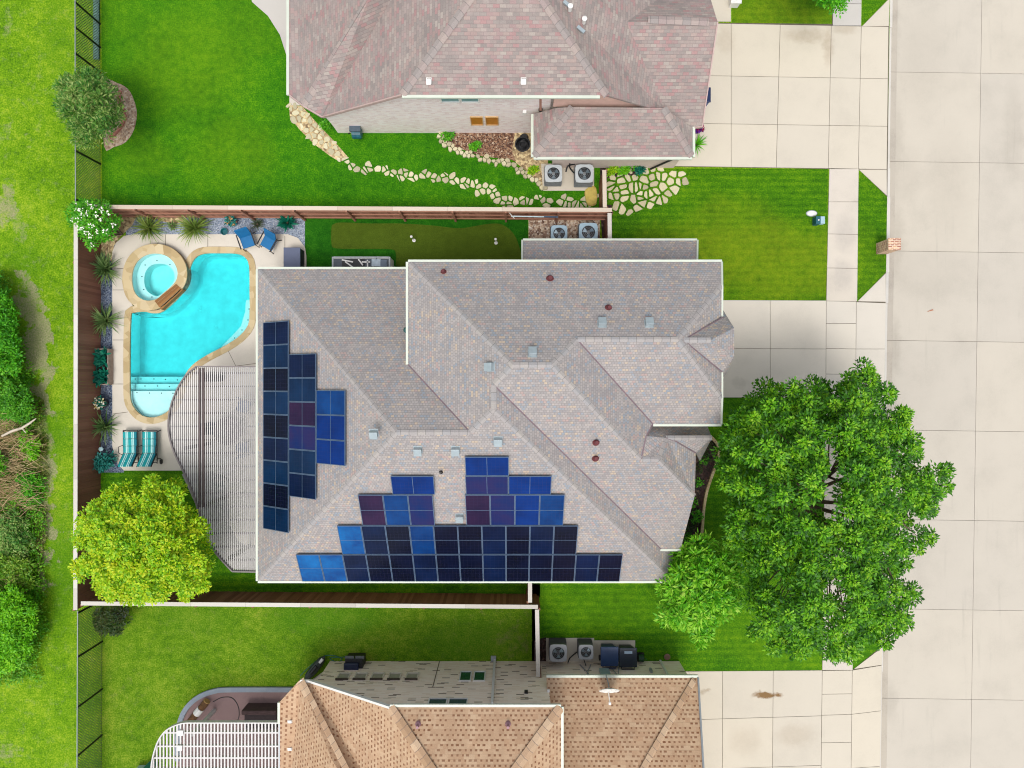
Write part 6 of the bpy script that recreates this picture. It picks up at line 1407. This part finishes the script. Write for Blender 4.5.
rs = [.03, .16, .2, .2, .16, .03]; MB().tube([-e + e*2*q + V3((0, 0, .2)) for q in (0, .15, .4, .6, .85, 1)], rs, 10).build('hull', plain('kayak_green', (40, 50, 46), .5, var=.3), t, world=False); MB().tube([-e*.3 + V3((0, 0, .36)), e*.3 + V3((0, 0, .36))], .09, 8).build('cockpit', k['blackpl'], t, world=False); MB().tube([e*.55 + V3((0, 0, .33)), e*.85 + V3((0, 0, .3))], .07, 8).build('hatch', k['white'], t, world=False)
t = thing('barbecue', 'black barbecue with two grey side shelves standing at the cream wall', 'barbecue', P(358, 657)); MB().box((0, .0, .5), (.78, .5, .7)).build('cabinet', k['blackpl'], t, world=False); MB().box((-.1, -.1, .92), (.66, .4, .16)).build('lid', plain('bbq_navy', (22, 34, 60), .4), t, world=False, bevel=.04)
for sx in (-.2, .26): MB().box((sx, .3, .8), (.4, .14, .04)).build('shelf', plain('bbq_grey', (86, 90, 92), .5), t, world=False)
m = MB().tube(smooth_line([P(300, 676, .03), P(308, 668, .03), P(322, 657, .03), P(333, 655.5, .03), P(342, 659, .03), P(337, 662, .03), P(330, 658, .03), P(346, 657, .03)], 6), .02, 6); tag(m.build('garden_hose', plain('hose_teal', (30, 100, 76), .5), None), 'green hose looped on the grass behind the barbecue', 'hose')
t = thing('plant_pot', 'pale rimmed pot at the fence beside the dark shrub', 'pot', P(124.5, 612)); MB().lathe([(.2, 0), (.27, .4), (.3, .42), (.26, .42), (.22, .2)], (0, 0, 0), 18).build('pot', k['grey'], t, world=False)
tag(MB().poly([P(929, 311.5) + V3((0, 0, -.11)), P(935, 310) + V3((0, 0, -.09)), P(934, 309) + V3((0, 0, -.1)), P(929, 311) + V3((0, 0, -.115))]).build('fallen_leaf', plain('leaf_brown', (170, 110, 80), .8), None, fix=False, solid=.004), 'single reddish brown leaf lying on the street', 'leaf')

# low grass and weeds at the meadow edge
g = np.random.default_rng(4); Q = []
pol = [Vector(p[:2]) for p in pp([(8, 400), (44, 400), (48, 470), (46, 540), (40, 590), (10, 600)])]; cnt = 0
while cnt < 420:
    x, y = g.uniform(-23, -19.5), g.uniform(-10.5, -.5)
    if not inside((x, y), pol): continue
    cnt += 1; Q.append((x, y, .08 + .12*g.random()))
wd = leafobj('weeds', leaves(Q, [.16]*len(Q), 22, .1, .04, seed=8), leafmat('weed_leaf', [(54, 84, 20), (96, 118, 34), (140, 144, 70), (168, 152, 104)])); wd['kind'] = 'stuff'; wd['label'] = 'weeds and low grass at the meadow edge'
Q = []; pol = [Vector(p[:2]) for p in pp([(-60, 270), (6, 275), (16, 300), (14, 318), (28, 335), (24, 352), (36, 372), (32, 392), (44, 412), (36, 425), (48, 450), (40, 480), (50, 510), (42, 540), (48, 575), (42, 600), (50, 630), (38, 655), (42, 676), (-60, 690)])]
while len(Q) < 1100:
    x, y = g.uniform(-25.5, -20.8), g.uniform(-14.5, 6)
    if inside((x, y), pol) and not (-5.5 < y < -1.2 and g.random() < .8): Q.append((x, y, .1 + .3*g.random()))
ug = leafobj('undergrowth', leaves(Q, [.26]*len(Q), 26, .11, .055, seed=12), leafmat('undergrowth_leaf', [(44, 110, 12), (78, 150, 18), (116, 180, 30), (164, 200, 70)])); ug['kind'] = 'stuff'; ug['label'] = 'ragged undergrowth along the left edge'

# ------------------------------------------------------------------ light and camera
W = bpy.data.worlds.new('World'); SC.world = W; W.use_nodes = True; t = W.node_tree; bg = t.nodes['Background']
sky = t.nodes.new('ShaderNodeTexSky'); sky.sky_type = 'NISHITA'; sky.sun_disc = False
SUN_EL, SUN_AZ = R(69), R(190)         # azimuth measured clockwise from +Y (up in the picture)
sky.sun_elevation = SUN_EL; sky.sun_rotation = SUN_AZ; sky.air_density = 1.0; sky.dust_density = 4.0; sky.ozone_density = .6
hs = t.nodes.new('ShaderNodeHueSaturation'); hs.inputs['Saturation'].default_value = .35; t.links.new(sky.outputs[0], hs.inputs['Color']); t.links.new(hs.outputs[0], bg.inputs[0]); bg.inputs[1].default_value = .15
sl = bpy.data.lights.new('sun', 'SUN'); sl.energy = .9; sl.angle = R(20); sl.color = (1, .975, .94); so = bpy.data.objects.new('sun', sl); COL.objects.link(so)
d = V3((math.sin(SUN_AZ)*math.cos(SUN_EL), math.cos(SUN_AZ)*math.cos(SUN_EL), math.sin(SUN_EL))); so.rotation_euler = d.to_track_quat('Z', 'Y').to_euler(); so.location = (0, 0, 60)
cam = bpy.data.cameras.new('camera'); cam.sensor_width = 36; cam.lens = F/1024*36; cam.clip_end = 3000; co = bpy.data.objects.new('camera', cam); co.location = (0, 0, H); COL.objects.link(co); SC.camera = co
SC.view_settings.view_transform = 'Standard'; SC.view_settings.look = 'None'; SC.view_settings.gamma = 1; SC.view_settings.exposure = 0.49; SC.view_settings.use_curve_mapping = False
SC.cycles.use_denoising = True; SC.cycles.pixel_filter_type = 'BLACKMAN_HARRIS'; SC.cycles.filter_width = 1.1; SC.cycles.max_bounces = 8; SC.cycles.transparent_max_bounces = 12; SC.cycles.diffuse_bounces = 3
